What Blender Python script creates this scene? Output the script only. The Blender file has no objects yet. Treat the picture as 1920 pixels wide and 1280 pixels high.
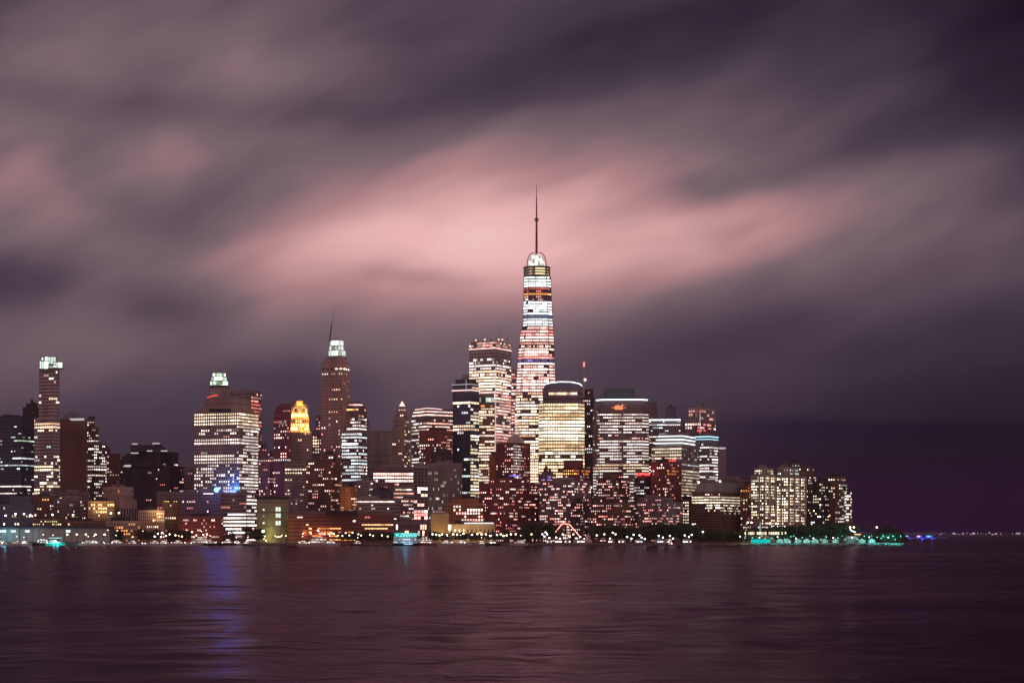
import bpy, bmesh, math, random
from mathutils import Vector, Matrix
import mathutils.noise as mnoise

# ------------------------------------------------------------------ camera
sc = bpy.context.scene
COL = sc.collection
F, CZ, HOR = 3500.0, 16.0, 998.0      # focal length in photo pixels, eye height (m), horizon row
cam_d = bpy.data.cameras.new("camera")
cam = bpy.data.objects.new("camera", cam_d); COL.objects.link(cam)
cam.location = (0, 0, CZ); cam.rotation_euler = (math.pi/2, 0, 0)
cam_d.sensor_width = 36.0; cam_d.lens = 36.0*F/1920.0
cam_d.shift_y = (HOR-640.0)/1920.0
cam_d.clip_start = 1.0; cam_d.clip_end = 60000.0
sc.camera = cam
sc.view_settings.view_transform = 'Standard'; sc.view_settings.look = 'None'
sc.view_settings.exposure = 0.0; sc.view_settings.gamma = 1.0
sc.view_settings.use_curve_mapping = False
sc.cycles.max_bounces = 5; sc.cycles.diffuse_bounces = 2; sc.cycles.glossy_bounces = 3
sc.cycles.transmission_bounces = 2; sc.cycles.volume_bounces = 0
sc.cycles.sample_clamp_indirect = 4.0

def s2l(c):
    return tuple(((v/255.0)/12.92 if v/255.0 <= 0.04045 else ((v/255.0+0.055)/1.055)**2.4) for v in c)

# ------------------------------------------------------------------ world: city-lit cloud at night
# each line is one soft bank of cloud: centre and radii in the sky (1 unit = 1/3500 rad), slope in degrees, brightness
CLOUDS = [
(1127,762,538,212,27,0.126),(738,633,474,146,21,0.560),(1359,387,606,85,-8,0.161),(1761,342,192,75,4,0.098),
(649,431,483,106,-7,0.298),(1319,482,142,48,11,0.105),(193,329,258,87,-37,-0.069),(426,101,126,51,-11,0.051),
(106,166,396,163,28,0.186),(374,248,483,114,29,0.113),(289,202,335,41,0,-0.078),(795,252,951,60,11,-0.033),
(1327,51,854,117,13,-0.096),(426,392,224,73,7,-0.238),(-20,532,219,62,6,-0.156),(322,574,121,63,-4,-0.117),
(1364,613,232,69,6,-0.088),(1440,413,246,57,-41,0.048),(1318,347,140,46,2,-0.148),(1992,52,350,235,19,-0.175),
(2137,911,1469,252,0,-0.198),(363,497,1443,211,19,0.178),(642,683,372,124,18,-0.460),(900,370,400,130,0,0.06),(260,840,520,130,0,-0.06),(560,700,200,40,0,-0.04),(620,190,90,30,0,-0.03),(1180,480,110,32,10,0.07),(1330,400,160,26,12,0.07),(760,515,110,20,-6,-0.09),(1010,130,330,70,12,-0.045),(808,527,594,106,-28,-0.059)]
SKY_STRENGTH = 1.0
w = bpy.data.worlds.new("World"); sc.world = w; w.use_nodes = True
nt = w.node_tree; nt.nodes.clear()
def N(t, **k):
    n = nt.nodes.new(t)
    for a, b in k.items(): setattr(n, a, b)
    return n
def lk(a, b): nt.links.new(a, b)
def mth(op, a, b=None, c=None, clamp=False):
    n = N('ShaderNodeMath', operation=op, use_clamp=clamp)
    for i, v in enumerate((a, b, c)):
        if v is None: continue
        if isinstance(v, (int, float)): n.inputs[i].default_value = v
        else: lk(v, n.inputs[i])
    return n.outputs[0]
tc = N('ShaderNodeTexCoord'); sep = N('ShaderNodeSeparateXYZ'); lk(tc.outputs['Generated'], sep.inputs[0])
az = mth('ARCTAN2', sep.outputs[0], sep.outputs[1])
el = mth('ARCSINE', sep.outputs[2])
def dirpx(px, py):
    a = math.atan((px-960)/F); h = math.hypot(px-960, F)
    return a*35.0, math.atan((HOR-py)/h)*35.0      # unit = 100 photo pixels
cb = N('ShaderNodeCombineXYZ'); lk(mth('MULTIPLY', az, 35.0), cb.inputs[0]); lk(mth('MULTIPLY', el, 35.0), cb.inputs[1])
def noise(vec, scale, rot, sc3, detail=3, rough=.5, dim='3D'):
    mp = N('ShaderNodeMapping', vector_type='TEXTURE'); lk(vec, mp.inputs[0]); mp.inputs['Rotation'].default_value = (0, 0, -rot); mp.inputs['Scale'].default_value = (1/sc3[0], 1/sc3[1], 1)
    n = N('ShaderNodeTexNoise', noise_dimensions='2D'); lk(mp.outputs[0], n.inputs['Vector'])
    n.inputs['Scale'].default_value = scale; n.inputs['Detail'].default_value = detail; n.inputs['Roughness'].default_value = rough
    return n
# wind-drawn distortion of the banks
wn = noise(cb.outputs[0], .22, math.radians(-18), (.55, 1.5, 1), 2)
wv = N('ShaderNodeVectorMath', operation='SUBTRACT'); lk(wn.outputs['Color'], wv.inputs[0]); wv.inputs[1].default_value = (.5, .5, 0)
ws = N('ShaderNodeVectorMath', operation='MULTIPLY'); lk(wv.outputs[0], ws.inputs[0]); ws.inputs[1].default_value = (1.0, .6, 0)
wa = N('ShaderNodeVectorMath', operation='ADD'); lk(cb.outputs[0], wa.inputs[0]); lk(ws.outputs[0], wa.inputs[1])
P = wa.outputs[0]
tot = None
for (cx, cy, rx, ry, ang, amp) in CLOUDS:
    u, v = dirpx(cx, cy)
    m = N('ShaderNodeMapping', vector_type='TEXTURE'); lk(P, m.inputs[0])
    m.inputs['Location'].default_value = (u, v, 0); m.inputs['Rotation'].default_value = (0, 0, math.radians(ang))
    m.inputs['Scale'].default_value = (rx/100, ry/100, 1)
    d = N('ShaderNodeVectorMath', operation='DOT_PRODUCT'); lk(m.outputs[0], d.inputs[0]); lk(m.outputs[0], d.inputs[1])
    e = mth('POWER', 1/math.e, d.outputs['Value'])
    tot = mth('MULTIPLY_ADD', e, amp, tot if tot is not None else 0.262)
# wisps on top of the banks: steep streaks to the left, flatter ones to the right
nl = noise(P, .62, math.radians(-34), (.42, 1.15, 1), 3, .42)
nr = noise(P, .70, math.radians(-17), (.32, 1.15, 1), 3, .42)
nf = noise(P, 1.5, math.radians(-22), (.3, .9, 1), 2, .4)
lr = N('ShaderNodeMapRange', interpolation_type='SMOOTHSTEP'); lk(az, lr.inputs[0]); lr.inputs[1].default_value = -.16; lr.inputs[2].default_value = .04
nm = N('ShaderNodeMix', data_type='FLOAT'); lk(lr.outputs[0], nm.inputs[0]); lk(nl.outputs['Fac'], nm.inputs[2]); lk(nr.outputs['Fac'], nm.inputs[3])
wisp = mth('ADD', mth('MULTIPLY_ADD', nm.outputs[0], .22, -.11), mth('MULTIPLY_ADD', nf.outputs['Fac'], .15, -.075))
elm = mth('MULTIPLY', el, 6.0, clamp=True)           # calmer towards the horizon
wisp = mth('MULTIPLY', wisp, mth('MULTIPLY_ADD', elm, .8, .2))
# outside this view the deck gets extra brightness, added to lift the facades
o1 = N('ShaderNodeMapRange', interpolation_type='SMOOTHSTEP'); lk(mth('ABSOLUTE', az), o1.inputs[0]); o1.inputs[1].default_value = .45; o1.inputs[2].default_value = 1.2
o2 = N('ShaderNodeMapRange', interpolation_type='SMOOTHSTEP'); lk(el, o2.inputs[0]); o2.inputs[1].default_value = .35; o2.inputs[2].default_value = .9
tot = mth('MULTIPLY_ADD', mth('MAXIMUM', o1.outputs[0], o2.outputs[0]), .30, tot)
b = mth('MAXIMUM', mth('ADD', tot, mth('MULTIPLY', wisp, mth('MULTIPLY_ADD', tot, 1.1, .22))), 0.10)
# lower edge of the cloud deck, dark clear air below it towards the open bay
edge = N('ShaderNodeMapRange', interpolation_type='SMOOTHSTEP'); lk(mth('MULTIPLY_ADD', az, .03, el), edge.inputs[0])
edge.inputs[1].default_value = .0670; edge.inputs[2].default_value = .0605; edge.inputs[3].default_value = 0; edge.inputs[4].default_value = 1
side = N('ShaderNodeMapRange', interpolation_type='SMOOTHSTEP'); lk(az, side.inputs[0])
side.inputs[1].default_value = .09; side.inputs[2].default_value = .17; side.inputs[3].default_value = 0; side.inputs[4].default_value = 1
open_air = mth('MULTIPLY', edge.outputs[0], side.outputs[0])
b = mth('MULTIPLY_ADD', open_air, -.04, mth('MULTIPLY_ADD', side.outputs[0], .02, b))
cr = N('ShaderNodeValToRGB'); lk(b, cr.inputs[0]); R = cr.color_ramp
stops = [(0.0, (14, 7, 20)), (.12, (28, 18, 34)), (.2, (46, 37, 52)), (.3, (77, 64, 78)), (.45, (124, 102, 110)), (.6, (180, 134, 137)), (.8, (240, 186, 186)), (1.0, (252, 222, 218))]
R.elements[0].position = 0; R.elements[0].color = (*s2l(stops[0][1]), 1)
R.elements[1].position = 1; R.elements[1].color = (*s2l(stops[-1][1]), 1)
for p_, c_ in stops[1:-1]:
    x = R.elements.new(p_); x.color = (*s2l(c_), 1)
cr2 = N('ShaderNodeValToRGB'); lk(b, cr2.inputs[0]); R = cr2.color_ramp
R.elements[0].position = .05; R.elements[0].color = (*s2l((7, 6, 18)), 1)
R.elements[1].position = .22; R.elements[1].color = (*s2l((30, 26, 56)), 1)
mg = N('ShaderNodeMapRange', interpolation_type='SMOOTHSTEP'); lk(el, mg.inputs[0]); mg.inputs[1].default_value = .048; mg.inputs[2].default_value = .014
c2 = N('ShaderNodeMix', data_type='RGBA', blend_type='MULTIPLY'); lk(mg.outputs[0], c2.inputs[0]); lk(cr2.outputs[0], c2.inputs[6]); c2.inputs[7].default_value = (3.4, .6, 1.5, 1)
mx = N('ShaderNodeMix', data_type='RGBA'); lk(open_air, mx.inputs[0]); lk(cr.outputs[0], mx.inputs[6]); lk(c2.outputs[2], mx.inputs[7])
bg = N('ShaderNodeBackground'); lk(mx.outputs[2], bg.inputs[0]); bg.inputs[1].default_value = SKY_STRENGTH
sky = N('ShaderNodeTexSky', sky_type='NISHITA', sun_disc=False); sky.sun_elevation = math.radians(-9); sky.sun_rotation = math.radians(200)
bg2 = N('ShaderNodeBackground'); lk(sky.outputs[0], bg2.inputs[0]); bg2.inputs[1].default_value = .05
ad = N('ShaderNodeAddShader'); lk(bg.outputs[0], ad.inputs[0]); lk(bg2.outputs[0], ad.inputs[1])
wo = N('ShaderNodeOutputWorld'); lk(ad.outputs[0], wo.inputs[0])
w.cycles.sampling_method = 'MANUAL'; w.cycles.sample_map_resolution = 512
# ------------------------------------------------------------------ helpers
def at(px, py, Y):
    return ((px-960)*Y/F, Y, CZ-(py-HOR)*Y/F)
def X_(px, Y): return (px-960)*Y/F
def Z_(py, Y): return CZ-(py-HOR)*Y/F
GZ = 2.6
class MB:
    def __init__(s): s.v = []; s.f = []; s.m = []; s.c = []
    def quad(s, a, b, c, d, mi=0, col=None):
        n = len(s.v); s.v += [a, b, c, d]; s.f.append((n, n+1, n+2, n+3)); s.m.append(mi); s.c.append(col)
    def face(s, pts, mi=0):
        n = len(s.v); s.v += list(pts); s.f.append(tuple(range(n, n+len(pts)))); s.m.append(mi); s.c.append(None)
    def prism(s, p0, z0, z1, p1=None, mi=0, bottom=False):
        p1 = p1 or p0; n = len(p0)
        for i in range(n):
            j = (i+1) % n
            s.quad((*p0[i], z0), (*p0[j], z0), (*p1[j], z1), (*p1[i], z1), mi)
        s.face([(*p, z1) for p in p1], mi)
        if bottom: s.face([(*p, z0) for p in reversed(p0)], mi)
    def box(s, c, size, rz=0, mi=0):
        hx, hy, hz = size[0]/2, size[1]/2, size[2]/2; ca, sa = math.cos(rz), math.sin(rz)
        P = [(c[0]+x*ca-y*sa, c[1]+x*sa+y*ca) for x, y in ((-hx, -hy), (hx, -hy), (hx, hy), (-hx, hy))]
        s.prism(P, c[2]-hz, c[2]+hz, mi=mi, bottom=True)
    def tube(s, a, b, r0, r1=None, n=8, mi=0):
        r1 = r0 if r1 is None else r1
        a = Vector(a); b = Vector(b); d = (b-a).normalized()
        u = d.orthogonal().normalized(); w_ = d.cross(u)
        A = [a+(u*math.cos(t)+w_*math.sin(t))*r0 for t in [i*2*math.pi/n for i in range(n)]]
        B = [b+(u*math.cos(t)+w_*math.sin(t))*r1 for t in [i*2*math.pi/n for i in range(n)]]
        for i in range(n):
            j = (i+1) % n; s.quad(tuple(A[i]), tuple(A[j]), tuple(B[j]), tuple(B[i]), mi)
        s.face([tuple(p) for p in reversed(A)], mi); s.face([tuple(p) for p in B], mi)
    def path(s, pts, r, n=6, mi=0):
        for i in range(len(pts)-1): s.tube(pts[i], pts[i+1], r, r, n, mi)
    def ball(s, c, r, mi=0, sz=1.0, n=8, m=6):
        rows = []
        for i in range(m+1):
            t = math.pi*i/m
            rows.append([(c[0]+r*math.sin(t)*math.cos(2*math.pi*j/n), c[1]+r*math.sin(t)*math.sin(2*math.pi*j/n), c[2]+r*sz*math.cos(t)) for j in range(n)])
        for i in range(m):
            for j in range(n):
                k = (j+1) % n
                if i == 0: s.face([rows[0][0], rows[1][j], rows[1][k]], mi)
                elif i == m-1: s.face([rows[i][j], rows[m][0], rows[i][k]], mi)
                else: s.quad(rows[i][j], rows[i+1][j], rows[i+1][k], rows[i][k], mi)
    def mesh(s, name, mats):
        me = bpy.data.meshes.new(name); me.from_pydata(s.v, [], s.f)
        for m_ in mats: me.materials.append(m_)
        if any(s.m): me.polygons.foreach_set('material_index', s.m)
        if any(c is not None for c in s.c):
            ca = me.color_attributes.new('lit', 'FLOAT_COLOR', 'CORNER'); buf = []
            for f, c in zip(s.f, s.c): buf += list(c or (0, 0, 0, 1))*len(f)
            ca.data.foreach_set('color', buf)
        me.update(); return me
    def build(s, name, mats, parent=None, kind=None, smooth=False, local=False):
        if not isinstance(mats, (list, tuple)): mats = [mats]
        me = s.mesh(name, mats)
        if smooth: me.polygons.foreach_set('use_smooth', [True]*len(me.polygons))
        o = bpy.data.objects.new(name, me); COL.objects.link(o)
        if parent is not None:
            o.parent = parent
            if not local: o.matrix_parent_inverse = Matrix.Translation(-Vector(parent.location))
        if kind: o['kind'] = kind
        return o
def thing(name, label, cat, loc=(0, 0, 0), group=None):
    o = bpy.data.objects.new(name, None); COL.objects.link(o); o.location = loc; o.empty_display_size = 1
    o['label'] = label; o['category'] = cat
    if group: o['group'] = group
    return o
def tagm(o, label, cat, group=None):
    o['label'] = label; o['category'] = cat
    if group: o['group'] = group
    return o

# ------------------------------------------------------------------ materials
MATS = {}
def mat(name, col, rough=.8, metal=0., spec=.5, var=.25, vscale=.08, streak=False):
    if name in MATS: return MATS[name]
    m = bpy.data.materials.new(name); m.use_nodes = True; t = m.node_tree; bs = t.nodes['Principled BSDF']
    bs.inputs['Roughness'].default_value = rough; bs.inputs['Metallic'].default_value = metal
    bs.inputs['Specular IOR Level'].default_value = spec
    tc_ = t.nodes.new('ShaderNodeTexCoord'); mp = t.nodes.new('ShaderNodeMapping'); t.links.new(tc_.outputs['Object'], mp.inputs[0])
    mp.inputs['Scale'].default_value = (1, 1, .25 if streak else 1)
    nz = t.nodes.new('ShaderNodeTexNoise'); nz.inputs['Scale'].default_value = vscale; nz.inputs['Detail'].default_value = 4
    t.links.new(mp.outputs[0], nz.inputs['Vector'])
    mr = t.nodes.new('ShaderNodeMapRange'); mr.inputs[1].default_value = .3; mr.inputs[2].default_value = .7
    mr.inputs[3].default_value = 1-var; mr.inputs[4].default_value = 1+var; t.links.new(nz.outputs['Fac'], mr.inputs[0])
    vm = t.nodes.new('ShaderNodeVectorMath'); vm.operation = 'SCALE'; vm.inputs[0].default_value = col[:3]
    t.links.new(mr.outputs[0], vm.inputs['Scale']); t.links.new(vm.outputs[0], bs.inputs['Base Color'])
    MATS[name] = m; return m
def emis(name, col, strength, sample=True):
    if name in MATS: return MATS[name]
    m = bpy.data.materials.new(name); m.use_nodes = True; t = m.node_tree; t.nodes.clear()
    e = t.nodes.new('ShaderNodeEmission'); e.inputs[0].default_value = (*col, 1); e.inputs[1].default_value = strength
    o = t.nodes.new('ShaderNodeOutputMaterial'); t.links.new(e.outputs[0], o.inputs[0])
    if not sample: m.cycles.emission_sampling = 'NONE'
    MATS[name] = m; return m
# lit rooms: colour and brightness differ from window to window (attribute), a little unevenness inside each
def lit_material():
    m = bpy.data.materials.new('lit_window'); m.use_nodes = True; t = m.node_tree; t.nodes.clear()
    a = t.nodes.new('ShaderNodeAttribute'); a.attribute_name = 'lit'
    tc_ = t.nodes.new('ShaderNodeTexCoord'); nz = t.nodes.new('ShaderNodeTexNoise'); nz.inputs['Scale'].default_value = .7; nz.inputs['Detail'].default_value = 2
    t.links.new(tc_.outputs['Object'], nz.inputs['Vector'])
    mr = t.nodes.new('ShaderNodeMapRange'); mr.inputs[1].default_value = .35; mr.inputs[2].default_value = .65; mr.inputs[3].default_value = 1.3; mr.inputs[4].default_value = 2.6
    t.links.new(nz.outputs['Fac'], mr.inputs[0])
    e = t.nodes.new('ShaderNodeEmission'); t.links.new(a.outputs['Color'], e.inputs[0]); t.links.new(mr.outputs[0], e.inputs[1])
    o = t.nodes.new('ShaderNodeOutputMaterial'); t.links.new(e.outputs[0], o.inputs[0])
    m.cycles.emission_sampling = 'NONE'
    return m
LIT = lit_material()
WALL = {k: mat('wall_'+k, v, .85, var=.3, vscale=.05, streak=True) for k, v in dict(
    beige=(.36, .29, .24), brown=(.17, .10, .075), maroon=(.21, .06, .068), grey=(.27, .24, .25), mauve=(.22, .17, .19),
    bluegrey=(.12, .135, .19), dark=(.045, .04, .05), concrete=(.34, .31, .30), orange=(.42, .20, .10), cream=(.50, .41, .31),
    olive=(.27, .26, .20), navy=(.05, .06, .11), tan=(.42, .33, .20), tan_rose=(.44, .32, .29), pale=(.48, .45, .45), brick=(.25, .10, .08)).items()}
GLASS = {k: mat('glass_'+k, v, .12, metal=.35, spec=.8, var=.3, vscale=.06) for k, v in dict(
    dark=(.03, .025, .035), plum=(.09, .06, .085), blue=(.07, .09, .16), teal=(.05, .11, .12), gold=(.14, .09, .04), red=(.12, .03, .04)).items()}
ROOFM = mat('roof_membrane', (.10, .09, .095), .9)
METAL = mat('dull_metal', (.25, .24, .25), .45, metal=.8)
DARKM = mat('dark_metal', (.06, .05, .055), .5, metal=.6)

# ------------------------------------------------------------------ water: one sheet to the horizon, with real swell near the camera
def make_water():
    rows = [20.0]
    while rows[-1] < 12300: rows.append(min(12300., rows[-1]*1.013+.25))
    nx = 260; V = []; Fc = []
    for y in rows:
        hw = 120+y*.62
        for i in range(nx+1):
            x = -hw+2*hw*i/nx
            fade = max(0., min(1., (1500-y)/1100))
            z = 0
            if fade > 0:
                z = fade*(.55*mnoise.noise((x/14., y/22., .3))+.26*mnoise.noise((x/6., y/11., 7.1))+.9*mnoise.noise((x/60., y/70., 2.2)))
            V.append((x, y, z))
    for r in range(len(rows)-1):
        for i in range(nx):
            a = r*(nx+1)+i; Fc.append((a, a+1, a+nx+2, a+nx+1))
    me = bpy.data.meshes.new('water'); me.from_pydata(V, [], Fc); me.polygons.foreach_set('use_smooth', [True]*len(Fc)); me.update()
    o = bpy.data.objects.new('water', me); COL.objects.link(o); o['kind'] = 'structure'
    m = bpy.data.materials.new('river_water'); m.use_nodes = True; t = m.node_tree; bs = t.nodes['Principled BSDF']
    
    g = t.nodes.new('ShaderNodeNewGeometry')
    def nz(sx, sy, scale, det, rot=0.):
        mp = t.nodes.new('ShaderNodeMapping'); mp.inputs['Scale'].default_value = (sx, sy, 1); mp.inputs['Rotation'].default_value = (0, 0, rot)
        t.links.new(g.outputs['Position'], mp.inputs[0])
        n = t.nodes.new('ShaderNodeTexNoise'); n.noise_dimensions = '2D'; n.inputs['Scale'].default_value = scale; n.inputs['Detail'].default_value = det
        n.inputs['Roughness'].default_value = .55
        t.links.new(mp.outputs[0], n.inputs['Vector']); return n.outputs['Fac']
    a = nz(.26, .6, .13, 5, .05); b_ = nz(.3, .7, .5, 4, -.06); c_ = nz(.28, .85, .024, 3, .06)
    def mm(op, x, y, z=None):
        n = t.nodes.new('ShaderNodeMath'); n.operation = op
        for i, v in enumerate((x, y, z)):
            if v is None: continue
            if isinstance(v, (int, float)): n.inputs[i].default_value = v
            else: t.links.new(v, n.inputs[i])
        return n.outputs[0]
    h = mm('ADD', mm('MULTIPLY', a, 4.2), mm('ADD', mm('MULTIPLY', b_, .5), mm('MULTIPLY', c_, 14.0)))
    bp = t.nodes.new('ShaderNodeBump'); bp.inputs['Strength'].default_value = .15; bp.inputs['Distance'].default_value = 1.0
    t.links.new(h, bp.inputs['Height'])
    t.nodes.remove(bs)
    fr = t.nodes.new('ShaderNodeFresnel'); fr.inputs['IOR'].default_value = 1.33; t.links.new(bp.outputs[0], fr.inputs['Normal'])
    df = t.nodes.new('ShaderNodeBsdfDiffuse'); df.inputs[0].default_value = (.012, .007, .010, 1)
    gl = t.nodes.new('ShaderNodeBsdfGlossy'); gl.inputs['Anisotropy'].default_value = .8; tg = t.nodes.new('ShaderNodeCombineXYZ'); tg.inputs[0].default_value = 0; tg.inputs[1].default_value = 1; t.links.new(tg.outputs[0], gl.inputs['Tangent']); gl.inputs[0].default_value = (.31, .215, .30, 1); t.links.new(bp.outputs[0], gl.inputs['Normal'])
    mxs = t.nodes.new('ShaderNodeMixShader'); t.links.new(fr.outputs[0], mxs.inputs[0]); t.links.new(df.outputs[0], mxs.inputs[1]); t.links.new(gl.outputs[0], mxs.inputs[2])
    t.links.new(mxs.outputs[0], t.nodes['Material Output'].inputs[0])
    # wind-ruffled patches are rougher than the slicks between them
    r = nz(.6, 1, .012, 4, .05)
    mr = t.nodes.new('ShaderNodeMapRange'); mr.inputs[1].default_value = .35; mr.inputs[2].default_value = .65
    mr.inputs[3].default_value = .13; mr.inputs[4].default_value = .19; t.links.new(r, mr.inputs[0]); t.links.new(mr.outputs[0], gl.inputs['Roughness'])
    me.materials.append(m)
make_water()
# ------------------------------------------------------------------ building kit
PAL = dict(
    pink=[(1, .56, .46), (1, .68, .60), (1, .44, .36), (1, .28, .24), (1, .80, .74)],
    warm=[(1, .66, .44), (1, .76, .56), (1, .58, .34), (1, .85, .70)],
    white=[(1, .84, .74), (1, .90, .82), (1, .96, .94), (1, .78, .66)],
    cool=[(.85, .93, 1), (.8, .97, .95), (1, 1, 1)],
    gold=[(1, .56, .22), (1, .66, .34), (1, .76, .50), (1, .46, .14)],
    cream=[(1, .80, .55), (1, .86, .64), (1, .76, .48), (1, .90, .74)],
    amber=[(1, .70, .40), (1, .82, .58), (1, .62, .30), (1, .90, .72), (1, .76, .46)],
    red=[(1, .16, .12), (1, .30, .20), (1, .5, .38)],
    orange=[(1, .38, .10), (1, .48, .16), (1, .30, .08)],
    blue=[(.15, .30, 1), (.3, .5, 1), (.5, .7, 1)],
    violet=[(.45, .3, 1), (.3, .25, 1)],
    green=[(.75, 1, .7), (.85, 1, .85)], yellow=[(1, .85, .4), (.95, .9, .5)],
    mix=[(1, .70, .60), (1, .80, .66), (1, .92, .86), (.92, .93, 1), (1, .54, .38), (1, .84, .66), (1, .36, .28)])
rng = random.Random(11)
FOOT = []        # footprints, to keep buildings from standing inside each other

def poly_corner(x0, xm, x1, Y, a):
    """Rectangle with its near corner seen at xm, left face ending at x0, right face at x1, turned by a."""
    k0, km, k1 = (x0-960)/F, (xm-960)/F, (x1-960)/F; ca, sa = math.cos(a), math.sin(a); xc = km*Y
    t = (xc-k0*Y)/(ca+k0*sa); s = (k1*Y-xc)/(sa-k1*ca)
    A = (xc, Y); L = (xc-t*ca, Y+t*sa); R_ = (xc+s*sa, Y+s*ca); B = (L[0]+s*sa, L[1]+s*ca)
    return [A, R_, B, L]
def poly_front(x0, x1, Y, depth, cham=0.):
    kc = ((x0+x1)/2-960)/F; a = math.atan(kc); W_ = (x1-x0)*Y/F; cx = kc*Y
    D = depth; c = cham*W_
    pts = [(-W_/2+c, 0), (W_/2-c, 0), (W_/2, c), (W_/2, D-c), (W_/2-c, D), (-W_/2+c, D), (-W_/2, D-c), (-W_/2, c)] if c > 0 else [(-W_/2, 0), (W_/2, 0), (W_/2, D), (-W_/2, D)]
    ca, sa = math.cos(-a), math.sin(-a)
    return [(cx+x*ca-y*sa, Y+x*sa+y*ca) for x, y in pts]
def poly_round(x0, x1, Y, n=16, flat=1.0):
    kc = ((x0+x1)/2-960)/F; r = (x1-x0)*Y/F/2; cx = kc*Y
    return [(cx+r*math.cos(-math.pi/2+2*math.pi*(i+.5)/n), Y+r*flat+r*flat*math.sin(-math.pi/2+2*math.pi*(i+.5)/n)) for i in range(n)]

DEF = dict(wall='brown', glass='dark', fh=6., bw=5., wh=.5, ww=.6, bands=[(0, 2000, 0, .25, 'mix', 1.)], rows=False, cap=.5, dep=(.28, .42), roof='flat', group=None, cat='building')

def facade(st, P0, P1, z0, z1, Y, fr, wins, rowof, seed):
    """Piers and floor ledges standing proud of the glazing, lit panes between them."""
    r = random.Random(seed); fh = st['fh']*Y/F; bw = st['bw']*Y/F; n = len(P0)
    capz = st['cap']*fh; H = z1-z0-capz; nf = max(1, int(round(H/fh))); fh = H/nf
    d1, d2 = st['dep']
    rowon = {}
    for i in range(n):
        j = (i+1) % n; a0 = Vector(P0[i]); b0 = Vector(P0[j]); a1 = Vector(P1[i]); b1 = Vector(P1[j])
        e = b0-a0; L = e.length
        if L < .8: continue
        e.normalize(); nn = Vector((e.y, -e.x)); mid = (a0+b0)/2
        vis = nn.dot((-mid).normalized())
        if vis < -.25:      # faces turned well away: plain wall
            o = nn*d1
            fr.quad((*(a0+o), z0), (*(b0+o), z0), (*(b1+o), z1), (*(a1+o), z1)); continue
        def pt(u, z, d):
            t = (z-z0)/(z1-z0); A = a0.lerp(a1, t); B = b0.lerp(b1, t); p = A.lerp(B, u)+nn*d
            return (p.x, p.y, z)
        nb = max(1, int(round(L/bw)))
        lh = (1-st['wh'])*fh
        def strip(za, zb, d):
            fr.quad(pt(0, za, d), pt(1, za, d), pt(1, zb, d), pt(0, zb, d))
            fr.quad(pt(0, zb, 0), pt(0, zb, d), pt(1, zb, d), pt(1, zb, 0))
            fr.quad(pt(0, za, d), pt(0, za, 0), pt(1, za, 0), pt(1, za, d))
        for k in range(nf):
            strip(z0+k*fh, z0+k*fh+lh, d1)
        strip(z0+nf*fh, z1, d1+.12)
        pw = (1-st['ww'])/nb
        big = st.get('bigpier', 0)
        for k in range(nb+1):
            u0 = max(0, k/nb-pw/2); u1 = min(1, k/nb+pw/2); dd = d2
            if big and k % big == 0: u0 = max(0, k/nb-pw); u1 = min(1, k/nb+pw); dd = d2*1.8
            fr.quad(pt(u0, z0, dd), pt(u1, z0, dd), pt(u1, z1, dd), pt(u0, z1, dd))
            fr.quad(pt(u0, z0, 0), pt(u0, z0, dd), pt(u0, z1, dd), pt(u0, z1, 0))
            fr.quad(pt(u1, z0, dd), pt(u1, z0, 0), pt(u1, z1, 0), pt(u1, z1, dd))
        for k in range(nf):
            zc = z0+k*fh+lh; zt = z0+(k+1)*fh; py = HOR-((zc+zt)/2-CZ)*F/Y
            run = 0; val = 1.; colr = None
            for c in range(nb):
                uc = (c+.5)/nb; q = pt(uc, zc, 0); px = 960+F*q[0]/q[1]
                bd = None
                for bi, bb in enumerate(st['bands']):
                    if bb[0] <= py < bb[1] and (len(bb) < 8 or bb[6] <= px < bb[7]): bd = bb; break
                if bd is None: continue
                key = (k, bi)
                if key not in rowon: rowon[key] = (r.random() < bd[2], r.uniform(.65, 1.25), r.choice(PAL[bd[4]]))
                on, rv, rc = rowon[key]
                if run <= 0:
                    lit = r.random() < ((.985 if bd[2] >= 1 else .90) if on else bd[3])
                    run = r.choice((1, 1, 2, 3)) if not on else r.choice((2, 3, 5, 8))
                    val = r.lognormvariate(-.15, .55); colr = r.choice(PAL[bd[4]])
                    if on: val = .65*val+.35; colr = tuple((x+2*y)/3 for x, y in zip(colr, rc))
                    state = lit
                run -= 1
                if not state: continue
                s_ = bd[5]*st.get('boost', 1.)*val*(rv if on else 1.)*r.uniform(.8, 1.15)
                col = (colr[0]*s_, colr[1]*s_, colr[2]*s_, 1)
                ua = k and 0
                w0 = (c+.02)/nb+pw/2; w1 = (c+.98)/nb-pw/2
                mb = wins.setdefault(k if rowof else 0, MB())
                mb.quad(pt(w0, zc+.02*fh, .05), pt(w1, zc+.02*fh, .05), pt(w1, zt-.02*fh, .05), pt(w0, zt-.02*fh, .05), 0, col)

def gappy(mb):
    """a floor whose lit panes stand apart in several groups"""
    cs = [Vector(mb.v[f[0]]) for f in mb.f]; ws = [(Vector(mb.v[f[1]])-Vector(mb.v[f[0]])).length for f in mb.f]
    return len(cs) < 2 or any((cs[i+1]-cs[i]).length > 2.2*ws[i]+.6 for i in range(len(cs)-1))
def inset(P, d):
    cx = sum(p[0] for p in P)/len(P); cy = sum(p[1] for p in P)/len(P)
    R_ = max(math.hypot(p[0]-cx, p[1]-cy) for p in P); s = 1+d/R_
    return [(cx+(p[0]-cx)*s, cy+(p[1]-cy)*s) for p in P]

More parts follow.
